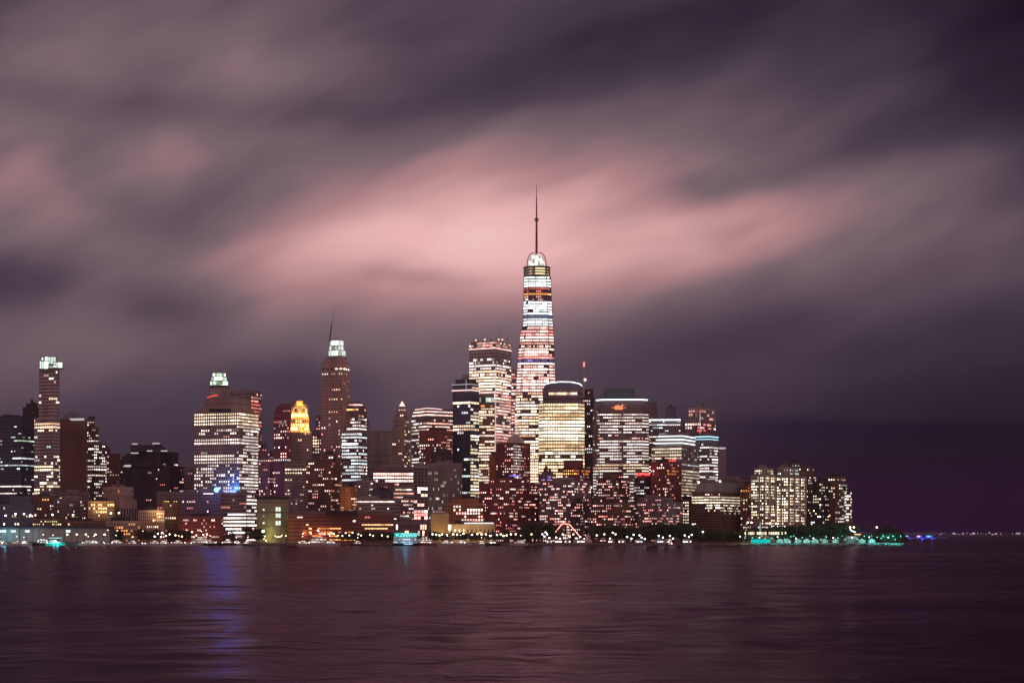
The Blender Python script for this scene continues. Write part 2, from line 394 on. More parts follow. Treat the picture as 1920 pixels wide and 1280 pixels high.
def building(name, label, Y, tiers, a=22, extras=None, **kw):
    """tiers: bottom to top, dicts or tuples (x0, xm, x1, ytop[, ybottom]) in photo pixels at distance Y; xm None = face on."""
    st0 = dict(DEF); st0.update(kw); sd = zlib.crc32(label.encode()) & 0xffff
    first = True; root = None
    for ti, T in enumerate(tiers):
        if isinstance(T, tuple): T = dict(zip(('x0', 'xm', 'x1', 'yt', 'yb'), T))
        st = dict(st0); st.update(T); dy = T.get('dy', 0 if ti == 0 else 2.5); YY = Y+dy
        aa = math.radians(st.get('a', a))
        kind = st.get('kind', 'box')
        def mk(x0, xm, x1):
            if kind == 'round': return poly_round(x0, x1, YY, st.get('n', 16), st.get('flat', 1.))
            if kind == 'oct': return poly_front(x0, x1, YY, st.get('depth', (x1-x0)*YY/F), st.get('cham', .2))
            if xm is None: return poly_front(x0, x1, YY, st.get('depth', min(40, max(16, (x1-x0)*YY/F*.8))))
            return poly_corner(x0, xm, x1, YY, aa)
        P0 = mk(st['x0'], st.get('xm'), st['x1'])
        P1 = mk(*st['top']) if 'top' in st else P0
        if 'top' in st and kind != 'box' and len(P1) == len(P0):
            c0 = [sum(p[i] for p in P0)/len(P0) for i in (0, 1)]; c1 = [sum(p[i] for p in P1)/len(P1) for i in (0, 1)]
            P1 = [(p[0], p[1]+c0[1]-c1[1]) for p in P1]
        z1 = Z_(st['yt'], YY); yb = st.get('yb'); z0 = GZ if yb is None else Z_(yb, YY)
        if root is None:
            cx = sum(p[0] for p in P0)/len(P0); cy = sum(p[1] for p in P0)/len(P0)
            root = thing(name, label, st0['cat'], (cx, cy, GZ), st0['group'])
            FOOT.append((label, P0))
        # core
        core = MB(); core.prism(P0, z0, z1-.2, P1); 
        if st.get('solid'):
            core.build('wall', WALL[st['wall']], root)
        else:
            core.build('glazing', GLASS[st['glass']], root)
            fr = MB(); wins = {}
            facade(st, P0, P1, z0, z1, YY, fr, wins, st['rows'], sd+ti)
            fr.build('wall', WALL[st['wall']], root)
            for k in sorted(wins):
                wins[k].build('window_row' if st['rows'] else 'lit_windows', LIT, root, kind=None if st['rows'] and not gappy(wins[k]) else 'stuff')
        rf = MB(); Q = inset(P1, .55); rf.prism(Q, z1-.1, z1+.55); ro = rf.build('roof', ROOFM, root)
        if st.get('plant', ti == len(tiers)-1) and not st.get('noplant'):
            r = random.Random(sd+77+ti); pm = MB()
            cx = sum(p[0] for p in P1)/len(P1); cy = sum(p[1] for p in P1)/len(P1)
            R_ = min(math.hypot(p[0]-cx, p[1]-cy) for p in P1)
            for _ in range(r.choice((2, 3, 4))):
                an = r.uniform(0, 6.28); rr = r.uniform(0, .45)*R_; s = r.uniform(.15, .4)*R_+1
                h = r.uniform(1.5, 4.5); pm.box((cx+rr*math.cos(an), cy+rr*math.sin(an), z1+.5+h/2), (s*1.6, s, h), math.atan2(P1[1][1]-P1[0][1], P1[1][0]-P1[0][0]))
            pm.build('rooftop_plant', WALL[st.get('plantw', 'grey' if st['wall'] in ('grey', 'concrete', 'pale', 'mauve', 'beige') else 'dark')], root)
            if r.random() < .7:
                for _ in range(r.choice((1, 2, 3))):
                    am = MB(); ax, ay = cx+R_*.45*r.uniform(-1, 1), cy+R_*.3*r.uniform(-1, 1); ah = r.uniform(5, 13); am.tube((ax, ay, z1), (ax, ay, z1+ah), .28, .12, 5); am.tube((ax-1.2, ay, z1+ah*.8), (ax+1.2, ay, z1+ah*.8), .12, n=4)
                    am.build('antenna', METAL, root)
            if r.random() < .5 and st['cat'] == 'building' and not st['rows']:
                tk = MB(); tx, ty = cx+R_*.3*r.uniform(-1, 1), cy-R_*.2
                for q in range(4):
                    tk.tube((tx+1.2*math.cos(q*1.57), ty+1.2*math.sin(q*1.57), z1+.5), (tx+1.2*math.cos(q*1.57), ty+1.2*math.sin(q*1.57), z1+4), .15, n=4)
                tk.tube((tx, ty, z1+4), (tx, ty, z1+7.5), 1.9, n=10); tk.tube((tx, ty, z1+7.5), (tx, ty, z1+9), 2.0, .1, n=10)
                tk.build('water_tank', WALL['brown'], root)
    return root
import zlib

def strip_light(root, name, pts, r, material, n=6):
    mb = MB(); mb.path(pts, r, n); return mb.build(name, material, root)
def glow_lamp(parent, name, loc, col, power, size=2.0, aim=None):
    if name in ('facade_lamp', 'base_lamp', 'shopfront_lamp', 'flood_bulb', 'floodlight_bulb', 'neon_glow', 'beacon_glow'): aim = aim or (0, 1, .25)
    spot = aim is not None
    ld = bpy.data.lights.new(name, 'SPOT' if spot else 'POINT'); ld.energy = power; ld.color = col; ld.shadow_soft_size = size
    if spot: ld.spot_size = math.radians(150); ld.spot_blend = .6
    o = bpy.data.objects.new(name, ld); COL.objects.link(o); o.location = loc
    if spot: o.rotation_euler = Vector(aim).to_track_quat('-Z', 'Y').to_euler()
    if parent is not None: o.parent = parent; o.matrix_parent_inverse = Matrix.Translation(-Vector(parent.location))
    return o
E_WHITE = emis('lamp_white', (1, .92, .88), 2.2); E_COOL = emis('lamp_cool', (.85, .97, 1), 2.2)
E_RED = emis('lamp_red', (1, .06, .05), 2.5); E_BLUE = emis('lamp_blue', (.05, .22, 1), 6.0)
E_CYAN = emis('lamp_cyan', (.05, .9, .85), 1.3); E_GREEN = emis('lamp_green', (.6, 1, .6), 1.6)
E_GOLD = emis('lamp_gold', (1, .62, .22), 1.8); E_WARM = emis('lamp_warm', (1, .72, .48), 3.0)
E_PINK = emis('lamp_pink', (1, .62, .56), 1.6); E_DIM = emis('lamp_dim', (.9, .85, .8), .6)
E_AQUA = emis('lamp_aqua', (.35, .75, .95), 1.0)
def crown_line(root, P, z, r, material, name='crown_light'):
    """lit tube along the camera-facing edges of a roof"""
    mb = MB()
    for i in range(len(P)):
        j = (i+1) % len(P); e = Vector(P[j])-Vector(P[i]); nn = Vector((e.y, -e.x)); mid = (Vector(P[i])+Vector(P[j]))/2
        if nn.dot(-mid) > 0: mb.tube((*P[i], z), (*P[j], z), r, n=6)
    return mb.build(name, material, root)
def prism_part(root, name, P, z0, z1, material, P1=None):
    mb = MB(); mb.prism(P, z0, z1, P1, bottom=True); return mb.build(name, material, root)
# ------------------------------------------------------------------ the city, left to right
RES = dict(fh=5.6, bw=4.6, wh=.5, ww=.5, cap=.8)
def res(p, pal='mix', s=1.1, **k):
    p = min(.8, p*1.15)
    d = dict(RES); d['bands'] = [(0, 2000, 0, p, pal, s)]; d.update(k); return d
def off(prow, pwin, pal='white', s=1.1, **k):
    d = dict(fh=5.8, bw=3.2, wh=.5, ww=.86, rows=True, cap=.6, bands=[(0, 2000, prow, pwin, pal, s)]); d.update(k); return d

# --- far left
b = building('office_tower', 'dark blue glass slab tower cut by the left edge of the frame', 2720, [(-34, 40, 64, 781)], a=20,
    **off(.35, .05, 'white', .8, wall='navy', glass='blue', fh=6.5, wh=.4, bands=[(0, 800, 0, .03, 'white', .6), (800, 850, .45, .08, 'green', .55), (850, 905, .4, .1, 'cool', .6), (905, 930, .8, .1, 'white', .9), (930, 2000, .1, .05, 'cool', .5)]))
building('office_building', 'dark stepped tower top behind the blue glass slab at far left', 2930, [(44, None, 76, 764), (50, None, 70, 757, 764)], **res(.03, wall='dark'))
b = building('residential_tower', 'slender pale tower of stacked offset floors with a white-green lit top', 2850,
    [dict(x0=62, xm=100, x1=114, yt=783, plant=False), dict(x0=73, xm=101, x1=111, yt=692, yb=783, plant=False)], a=24,
    fh=6.2, bw=5.5, wh=.55, ww=.85, wall='pale', glass='plum', rows=True, bands=[
    (692, 735, 0, .02, 'warm', .5), (735, 755, .1, .45, 'warm', 1.1), (755, 780, 0, .0, 'warm', .5), (780, 812, .3, .4, 'warm', 1.2), (812, 850, 0, .05, 'cool', .8), (850, 915, .2, .35, 'cream', 1.0), (915, 2000, .1, .3, 'warm', .9)])
lb = MB(); ls = MB(); rj = random.Random(3)
for i, (x0, x1, yt, yb) in enumerate([(74, 92, 676, 692), (90, 108, 684, 691), (100, 118, 678, 690), (84, 106, 668, 683), (78, 88, 669, 676)]):
    YY = 2848+i*1.5; P = poly_front(x0, x1, YY, 20); z0, z1 = Z_(yb, YY), Z_(yt, YY)
    lb.prism(P, z0, z0+.9, bottom=True); lb.prism(P, z1-.9, z1, bottom=True)
    for p in P: lb.tube((*p, z0), (*p, z1), .5, n=4)
    Q = inset(P, -1.2); nseg = 4
    for k in range(nseg):
        a_, b_ = k/nseg, (k+.8)/nseg
        pa = (Q[0][0]+(Q[1][0]-Q[0][0])*a_, Q[0][1]+(Q[1][1]-Q[0][1])*a_); pb = (Q[0][0]+(Q[1][0]-Q[0][0])*b_, Q[0][1]+(Q[1][1]-Q[0][1])*b_)
        s = rj.choice((.25, .5, .9, 1.2)); c = (.82*s, 1*s, .86*s, 1)
        ls.quad((*pa, z0+1), (*pb, z0+1), (*pb, z1-1), (*pa, z1-1), 0, c)
    prism_part(b, 'stacked_floor', inset(P, -3), z0+.1, z1-.1, GLASS['plum'])
lb.build('crown_frame', WALL['concrete'], b); ls.build('crown_glazing', LIT, b)

b = building('windowless_tower', 'windowless brown slab tower with a white strip light under its hipped roof', 2700, [(113, None, 163, 787)], solid=True, wall='brown', noplant=True)
P = poly_front(113, 163, 2700, 40); mb = MB()
for i in range(14):
    t = (i+.5)/14; x = P[0][0]+(P[1][0]-P[0][0])*t; y = P[0][1]+(P[1][1]-P[0][1])*t-.45
    mb.box((x, y, (GZ+Z_(802, 2700))/2), (.8, .9, Z_(802, 2700)-GZ), math.atan((138-960)/F)*-1)
mb.build('pilaster', WALL['brown'], b)
mb = MB(); mb.prism(P, Z_(787, 2700)+.6, Z_(779, 2700), inset(P, -8)); mb.prism(inset(P, -8), Z_(779, 2700), Z_(770, 2700), inset(P, -24)); mb.build('hipped_roof', WALL['bluegrey'], b)
mb = MB(); mb.box((X_(144, 2698), 2697.5, Z_(786, 2698)), (X_(160, 2698)-X_(130, 2698), 1.2, 3.0), -.23); mb.build('strip_light', E_DIM, b)
building('apartment_tower', 'dark apartment tower stepping down to the right beside the windowless brown slab', 2790,
    [dict(x0=158, xm=176, x1=200, yt=830, plant=False), dict(x0=160, xm=176, x1=185, yt=800, yb=830), dict(x0=163, xm=None, x1=177, yt=786, yb=800)], a=30,
    **res(.33, 'white', 1.0, wall='brown', fh=5.5, bw=4.5, bands=[(0, 820, 0, .25, 'warm', .9), (820, 2000, .1, .42, 'white', 1.)]))
building('apartment_building', 'dim brown block with a white-lit penthouse behind the stepped tower on the left', 2950, [(186, None, 224, 850), (190, None, 206, 842, 850)], **res(.12, 'warm', .7, wall='maroon'))
b = building('office_building', 'dark low office block with a white lamp row on its terrace, far left', 2900, [(226, None, 262, 862), (230, None, 254, 855, 862)], **res(.08, 'warm', .7, wall='dark'))
mb = MB(); mb.box((X_(242, 2890), 2889, Z_(873, 2889)), (12, 1.5, 3.2)); mb.build('strip_light', E_DIM, b)
b = building('office_tower', 'black angular office building with white-lit edges along its broken roofline', 2800,
    [dict(x0=244, xm=318, x1=344, yt=874, plant=False), dict(x0=246, xm=300, x1=334, yt=846, yb=874, plant=False), dict(x0=246, xm=None, x1=286, yt=834, yb=846, plant=False), dict(x0=282, xm=None, x1=310, yt=838, yb=846)], a=25,
    **res(.06, 'pink', .8, wall='dark', glass='plum'))
mb = MB()
for x0, x1, y in [(246, 260, 849), (276, 286, 845), (302, 314, 845), (286, 300, 831), (248, 258, 832)]:
    mb.box((X_((x0+x1)/2, 2794), 2793, Z_(y, 2793)), (X_(x1, 2794)-X_(x0, 2794), 1, 1.7))
mb.build('strip_light', E_DIM, b)
building('office_building', 'long dim purple block behind the black angular building, lit windows near its top', 2980, [(318, None, 366, 876)], **res(.10, 'pink', .7, wall='mauve'))

# --- broad beige tower with the lantern
bands7 = [(0, 772, 0, .0, 'warm', .5), (772, 796, 1., .9, 'cream', 1.4), (796, 804, 0, .05, 'warm', 1), (804, 816, .5, .5, 'white', 1.1), (816, 823, 0, .1, 'warm', 1), (823, 832, 1, .8, 'white', 1.3),
    (832, 850, 0, .06, 'white', .8), (850, 858, .7, .5, 'white', 1.1), (858, 864, 1, .5, 'white', 1.2), (864, 872, .2, .3, 'white', .8), (872, 2000, .1, .42, 'white', 1.0)]
b = building('office_tower', 'broad beige gridded office tower with a chamfered top and a lit round lantern', 2740,
    [dict(x0=364, xm=448, x1=484, yt=772, plant=False, bands=[(772, 800, 1, .9, 'cream', 1.4, 445, 500), (800, 2000, .75, .5, 'white', 1.35, 455, 500)]+bands7),
     dict(x0=368, xm=448, x1=479, yt=757, yb=772, top=(384, 446, 470), solid=True, plant=False, dy=1),
     dict(x0=385, xm=446, x1=470, yt=745, yb=757, plant=False, wh=.3, bands=[(0, 2000, 0, 0, 'red', 1)])], a=22,
    **off(.5, .3, 'white', 1.2, wall='beige', glass='dark', fh=6.1, bw=4.9, ww=.56, wh=.55, cap=.3))
YL = 2765
prism_part(b, 'lantern_drum', poly_round(393, 428, YL, 18), Z_(748, YL), Z_(723, YL), WALL['concrete'])
mb = MB()
for i in range(18):
    P = poly_round(392, 429, YL, 18)[i]; mb.tube((*P, Z_(746, YL)), (*P, Z_(725, YL)), .45, n=4)
mb.build('fluting', WALL['pale'], b)
P = poly_round(389, 428, YL-1.5, 18); prism_part(b, 'lantern_floor', P, Z_(725, YL), Z_(723, YL), WALL['dark'])
mb = MB(); Q = poly_round(392, 425, YL+1, 16)
for k, (ya, yb) in enumerate([(721, 714), (712, 706), (704, 699)]):
    sh = inset(Q, -k*1.8)
    for i in range(16):
        j = (i+1) % 16; s = (.15, 1.0, .5, 1.3, .3)[(i*3+k) % 5]; c = ((.75*s, 1*s, .80*s, 1), (.8*s, .95*s, .45*s, 1))[(i+k) % 4 == 0]
        mb.quad((*sh[i], Z_(ya, YL)), (*sh[j], Z_(ya, YL)), (*sh[j], Z_(yb, YL)), (*sh[i], Z_(yb, YL)), 0, c)
mb.build('lantern_glazing', LIT, b)
mb = MB()
for k, y in enumerate((722, 713, 705, 697.5)):
    sh = inset(Q, .3-k*1.8); mb.prism(sh, Z_(y, YL)-.5, Z_(y, YL)+.5, bottom=True)
for i in range(0, 16, 2): mb.tube((*inset(Q, .3)[i], Z_(722, YL)), (*inset(Q, -5)[i], Z_(697, YL)), .35, n=4)
mb.prism(inset(Q, -6), Z_(698, YL), Z_(695, YL), inset(Q, -12)); mb.build('lantern_frame', WALL['grey'], b)
prism_part(b, 'arched_parapet', poly_front(392, 444, 2744, 4), Z_(772, 2744), Z_(766, 2744), WALL['dark'])
strip_light(b, 'roof_edge_light', [at(388, 745.5, 2742), at(402, 741, 2745), at(408, 741, 2745)], .45, E_RED)
building('office_tower', 'rear glass slab with red-pink lit floor edges behind the beige lantern tower', 2830, [(426, 474, 490, 733)], a=20,
    **off(0, .0, 'red', .9, wall='mauve', glass='plum', fh=6.5, bands=[(0, 745, 0, 0, 'red', .8, 0, 472), (733, 800, .8, .5, 'red', .7, 472, 500), (800, 2000, .2, .3, 'white', .8, 472, 500)]))

b = building('apartment_building', 'dark apartment block squeezed between the beige lantern tower and the arched maroon building', 2780, [(485, 506, 521, 846), (487, None, 500, 838, 846)], a=24, **res(.32, 'pink', .9, wall='maroon'))
b = building('residential_tower', 'maroon tower with a curved shoulder and a zigzag light sign near its top', 2730,
    [dict(x0=513, xm=538, x1=545, yt=778, plant=False), dict(x0=513, xm=538, x1=545, yt=764, yb=778, top=(517, 538, 545), dy=.1, plant=False), dict(x0=517, xm=538, x1=545, yt=757, yb=764, top=(526, 538, 545), dy=.1, noplant=True)],
    a=30, **res(.22, 'pink', 1.1, wall='maroon', glass='red', fh=6, bw=5, bands=[(0, 800, 0, .12, 'red', .6), (800, 2000, .1, .32, 'pink', 1.1)]))
strip_light(b, 'zigzag_sign', [at(523, 801, 2724), at(527, 788, 2724), at(530, 799, 2724), at(534, 787, 2724), at(538, 799, 2724)], .3, E_DIM)
# golden crown
b = building('crown_tower', 'beige fluted tower with a golden floodlit stepped crown', 2765,
    [dict(x0=541, xm=None, x1=583, yt=808, plant=False, bands=[(0, 2000, 0, .07, 'warm', .9)]),
     dict(x0=545, xm=None, x1=579, yt=783, yb=808, plant=False, bands=[(0, 2000, 0, .75, 'gold', 1.7)], bw=4.2, ww=.55, wh=.72, fh=8, wall='tan'),
     dict(x0=547, xm=None, x1=577, yt=762, yb=783, plant=False, bands=[(0, 2000, 0, .6, 'gold', 1.9)], bw=5, ww=.5, wh=.75, fh=9, wall='tan'),
     dict(x0=549, xm=None, x1=575, yt=757, yb=762, kind='box', solid=True, wall='tan', plant=False),
     dict(x0=555, xm=None, x1=569, yt=751, yb=757, solid=True, wall='tan', noplant=True)], depth=26,
    fh=6, bw=4.2, wh=.6, ww=.45, wall='beige', glass='gold', dep=(.3, .8))
fl = MB(); ar = MB()
for px, py, dy in [(546, 806, -3), (555, 806, -3), (566, 806, -3), (577, 806, -3), (549, 781, -1), (562, 781, -1), (574, 781, -1), (562, 759, 0)]:
    x, y, z = at(px, py, 2765+dy); fl.ball((x, y, z), .5)
    glow_lamp(b, 'floodlight_bulb', (x, y-1.5, z+1), (1, .42, .10), 12000, 1.2)
fl.build('floodlight', E_GOLD, b)
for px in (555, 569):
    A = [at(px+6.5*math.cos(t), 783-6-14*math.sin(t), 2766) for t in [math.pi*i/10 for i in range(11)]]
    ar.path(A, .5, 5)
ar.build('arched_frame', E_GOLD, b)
building('office_building', 'beige low wing with rows of pale windows in front of the golden-crowned tower', 2640, [(534, None, 576, 868)], **off(.3, .2, 'cream', .8, wall='beige', fh=6.5, bw=4.5, wh=.4, ww=.6, bands=[(0, 875, 0, .0, 'cream', .8), (875, 890, .9, .5, 'cream', .9), (890, 2000, .2, .12, 'cream', .8)]))
building('apartment_building', 'mid-height block sparkling orange and white, tucked between the golden crown and the tall lantern tower', 2900,
    [dict(x0=586, xm=None, x1=612, yt=808), dict(x0=592, xm=None, x1=610, yt=780, yb=808, bands=[(0, 2000, 0, .2, 'pink', .7)])], **res(.6, 'orange', 1.2, wall='mauve', bands=[(808, 845, 0, .7, 'warm', 1.4), (845, 2000, 0, .3, 'pink', 1)]))
# tall lantern tower
b = building('lantern_tower', 'tall brown pier-faced tower crowned by a bright white lantern and a leaning boom', 2860,
    [dict(x0=600, xm=643, x1=656, yt=694, plant=False, top=(603, 643, 655)),
     dict(x0=603, xm=643, x1=655, yt=679, yb=694, plant=False, fh=13, wh=.66, bw=9, ww=.72, bands=[(0, 2000, 1, .9, 'warm', 1.3)], dy=.5),
     dict(x0=605, xm=642, x1=653, yt=671, yb=680, plant=False, solid=True, top=(609, 641, 650)),
     dict(x0=610, xm=641, x1=650, yt=667, yb=671, solid=True, wall='pale', noplant=True)], a=18,
    **res(.1, 'pink', .9, wall='tan_rose', glass='red', fh=6, bw=5, wh=.45, ww=.45, rows=False, dep=(.25, .8), bands=[(0, 700, .5, .35, 'warm', 1.), (700, 800, 0, .24, 'warm', 1.), (800, 2000, 0, .22, 'pink', 1.1)]))
YL = 2875
mb = MB(); Q = poly_round(613, 647, YL, 14); fr = MB()
for k, (ya, yb) in enumerate([(666, 657), (655, 648), (646, 638)]):
    sh = inset(Q, -k*1.6-.8)
    for i in range(14):
        j = (i+1) % 14; s = (.25, .8, .45, 1.1, .6)[(i*2+k) % 5]*(1, .5, 1.1)[k]
        mb.quad((*sh[i], Z_(ya, YL)), (*sh[j], Z_(ya, YL)), (*sh[j], Z_(yb, YL)), (*sh[i], Z_(yb, YL)), 0, (.85*s, .98*s, .9*s, 1))
    fr.prism(inset(Q, -k*1.6), Z_(ya+1, YL)-.5, Z_(ya+1, YL)+.4, bottom=True)
for i in range(14): fr.tube((*Q[i], Z_(667, YL)), (*inset(Q, -4)[i], Z_(637, YL)), .38, n=4)
fr.prism(inset(Q, -4), Z_(637, YL), Z_(632, YL), inset(Q, -9), bottom=True)
mb.build('lantern_glazing', LIT, b); fr.build('lantern_frame', WALL['pale'], b)
cr_ = MB(); cr_.tube(at(618, 640, YL-14), at(622, 606, YL-14), 1.1, .8, 6); cr_.tube(at(622, 608, YL-14), at(629, 576, YL-14), .35, .1, 5); cr_.build('leaning_boom', DARKM, b)
crown_line(b, poly_corner(609, 641, 650, 2864, math.radians(18)), Z_(668, 2864), .45, E_DIM)

b = building('glass_tower', 'white-lit glass tower with a rounded banded shoulder right of the lantern tower', 2800,
    [dict(x0=641, xm=672, x1=688, yt=808, plant=False, bands=[(808, 900, .7, .75, 'cool', .95, 640, 674), (808, 2000, .15, .35, 'pink', .8)]),
     dict(x0=650, xm=672, x1=687, yt=762, yb=808, plant=False, bands=[(762, 782, .2, .3, 'orange', .9), (782, 808, .7, .6, 'white', .9)]),
     dict(x0=652, xm=None, x1=682, yt=754, yb=762, top=(656, None, 676), bands=[(0, 2000, .9, .6, 'pink', .9)], noplant=True)], a=25,
    **off(.5, .4, 'white', .9, wall='mauve', glass='plum', fh=6.2, bw=4))
building('office_building', 'thin grey slab seen just right of the white-lit glass tower', 2930, [(684, None, 694, 796)], solid=True, wall='concrete')
building('residential_tower', 'dark brown apartment tower with three stepped bays below the lantern tower', 2580,
    [dict(x0=574, xm=620, x1=641, yt=862, plant=False), dict(x0=601, xm=None, x1=630, yt=851, yb=862)], a=24, **res(.22, 'pink', 1.1, wall='brown', glass='dark', fh=5.8, bw=4.6))
building('apartment_building', 'dim plain block below the beige wing with only a few lit windows', 2545, [(545, 562, 577, 915), (549, None, 566, 905, 915)], a=25, **res(.1, 'pink', .8, wall='mauve'))
b = building('apartment_building', 'small orange-lit building below the white-lit glass tower', 2540, [(638, 655, 669, 912)], a=30, **res(.45, 'orange', 1.0, wall='orange', bands=[(0, 930, 0, .1, 'orange', .8), (930, 2000, 0, .5, 'warm', 1.2)]))
glow_lamp(b, 'facade_lamp', at(650, 935, 2520), (1, .45, .15), 9000, 2)
b = building('office_tower', 'unlit grey slab tower with a darker left half, standing alone above the low roofs', 2900, [(691, 713, 735, 808)], a=38, solid=True, wall='grey', noplant=True)
mb = MB(); P = poly_corner(691, 713, 735, 2900, math.radians(38))
for k in range(12):
    z = GZ+12+k*11
    if z > Z_(812, 2900): break
    mb.prism(inset(P, .4), z, z+.8, bottom=True)
mb.build('floor_ledge', WALL['dark'], b)
b = building('stepped_tower', 'slim stepped tower with a pink glowing pinnacle', 2840,
    [dict(x0=735, xm=758, x1=769, yt=802, plant=False), dict(x0=738, xm=758, x1=767, yt=784, yb=802, plant=False), dict(x0=742, xm=757, x1=764, yt=772, yb=784, plant=False, bands=[(0, 2000, 0, .6, 'pink', .7)]), dict(x0=747, xm=756, x1=761, yt=762, yb=772, plant=False, bands=[(0, 2000, 0, .8, 'pink', 1.2)])], a=26,
    **res(.22, 'warm', 1.0, wall='beige', glass='red', fh=6, bw=4.4, bands=[(0, 2000, 0, .08, 'warm', .9, 0, 756), (0, 2000, 0, .4, 'warm', 1.1)]))
P = poly_front(748, 760, 2848, 8); prism_part(b, 'pinnacle', P, Z_(762, 2848), Z_(752, 2848), E_PINK, inset(P, -5.5))

# --- curved-top office block and the blue tower
b = building('office_tower', 'wide office block with curved red and white lit top floors left of the blue tower', 2790,
    [dict(x0=772, xm=800, x1=850, yt=782, plant=False, bands=[(0, 2000, .3, .3, 'white', .9, 0, 800), (782, 800, .6, .4, 'pink', 1.1), (800, 2000, .1, .25, 'red', .9)]),
     dict(x0=772, xm=800, x1=850, yt=766, yb=782, top=(776, 801, 848), dy=.1, plant=False, bands=[(0, 2000, .9, .7, 'pink', 1.15)])], a=55,
    **off(.3, .3, 'pink', 1.0, wall='mauve', glass='red', fh=6, bw=4, wh=.45))
strip_light(b, 'crown_light', [at(778, 768, 2800), at(800, 765, 2788), at(818, 766, 2796), at(848, 770, 2822)], .6, E_PINK)
building('residential_tower', 'maroon apartment slab with scattered windows in front of the curved-top office block', 2680, [(786, 822, 848, 806)], a=30,
    **res(.3, 'pink', 1.0, wall='maroon', glass='red', bands=[(806, 818, 0, .02, 'pink', 1), (818, 2000, 0, .34, 'mix', 1.0)]))
b = building('blue_tower', 'dark blue glass tower with a ringed lit crown and a small rooftop lantern', 2720,
    [dict(x0=849, xm=882, x1=898, yt=730, plant=False), dict(x0=850, xm=882, x1=897, yt=719, yb=730, plant=False, rows=True, fh=9, bands=[(0, 2000, 0, .55, 'warm', .9)], dy=.5), dict(x0=854, xm=880, x1=893, yt=711, yb=719, plant=False, bands=[(0, 2000, 0, 0, 'warm', 1)])], a=30,
    **off(.06, .1, 'white', 1., wall='navy', glass='blue', fh=6.2, bw=5, wh=.62, ww=.8,
    bands=[(750, 758, .9, .5, 'warm', 1.2), (795, 808, .5, .3, 'warm', 1.1), (765, 2000, .75, .5, 'cream', .95, 883, 900), (0, 2000, .07, .07, 'cool', .8)]))
P = poly_corner(849, 882, 898, 2718, math.radians(30)); crown_line(b, inset(P, 1.5), Z_(731, 2718), .8, E_PINK); crown_line(b, inset(P, 1.2), Z_(720, 2718), .5, E_DIM)
prism_part(b, 'rooftop_lantern', poly_front(867, 880, 2730, 9), Z_(711, 2730), Z_(702, 2730), WALL['concrete'])
strip_light(b, 'edge_light', [at(874, 735, 2712), at(874, 712, 2712)], .35, E_DIM)
mb = MB(); mb.box((X_(877, 2650), 2655, Z_(921, 2650)), (9, 1.2, 2)); 
b2 = building('office_tower', 'beige lit office tower with a pale green crown box, right of the blue tower', 2760,
    [dict(x0=894, xm=None, x1=927, yt=756, plant=False), dict(x0=896, xm=None, x1=926, yt=740, yb=756, plant=False, glass='teal', wall='grey', bands=[(740, 756, 0, .45, 'green', .35)], bw=3, fh=8, wh=.8)],
    **off(.55, .55, 'cream', 1.05, wall='beige', glass='gold', fh=5.6, bw=3.6, wh=.55, bands=[(0, 765, .5, .2, 'orange', .8), (765, 2000, .55, .4, 'warm', 1.)]))
# tall white-red banded tower
b = building('office_tower', 'tall flat-topped tower with a black band under a pink-lit roof rim', 2850,
    [dict(x0=880, xm=929, x1=958, yt=654, plant=False), dict(x0=880, xm=929, x1=958, yt=640, yb=654, plant=False, bands=[(0, 2000, 0, .8, 'pink', .55)], fh=5, wh=.7, bw=3, wall='concrete', dy=.1)], a=28,
    **off(.7, .4, 'pink', 1.1, boost=1., wall='pale', glass='plum', fh=5.6, bw=3.0, wh=.6, cap=.1, bands=[
    (0, 668, 0, 0, 'white', 1), (668, 690, .7, .4, 'white', .8), (690, 730, .95, .7, 'warm', 1.6), (730, 780, .75, .5, 'pink', 1.3), (780, 795, .1, .1, 'white', .8), (795, 2000, .75, .5, 'pink', 1.3)]))
mb = MB(); rj = random.Random(8)
for px, h in [(889, 5), (896, 4), (905, 6), (912, 8), (921, 5), (931, 7), (938, 9), (946, 4), (951, 6)]:
    YY = 2852+abs(px-929)*.6+4; x, y, z = at(px, 640, YY); mb.box((x, y, z+h/2), (3.5, 3.5, h))
mb.build('rooftop_plant', WALL['pale'], b)
mb = MB()
for px, h in [(892, 5), (909, 7), (935, 7), (942, 7)]:
    YY = 2850+abs(px-929)*.6; x, y, z = at(px, 640, YY); mb.box((x, y, z+h*.4), (2.5, 1, 2.2))
mb.build('rooftop_light', E_PINK, b)
P = poly_corner(880, 929, 958, 2848, math.radians(28)); crown_line(b, inset(P, .9), Z_(652.5, 2848), .7, E_PINK)
strip_light(b, 'edge_light', [(P[0][0], P[0][1]-1.2, Z_(690, 2848)), (P[0][0], P[0][1]-1.2, Z_(900, 2848))], .8, E_DIM)
building('office_tower', 'narrow lit sliver of tower squeezed between the pink-rimmed tower and the spired skyscraper', 2995, [(956, None, 972, 697)],
    **off(.7, .6, 'pink', 1.1, wall='mauve', glass='plum', fh=6, bw=3.4, ww=.8))

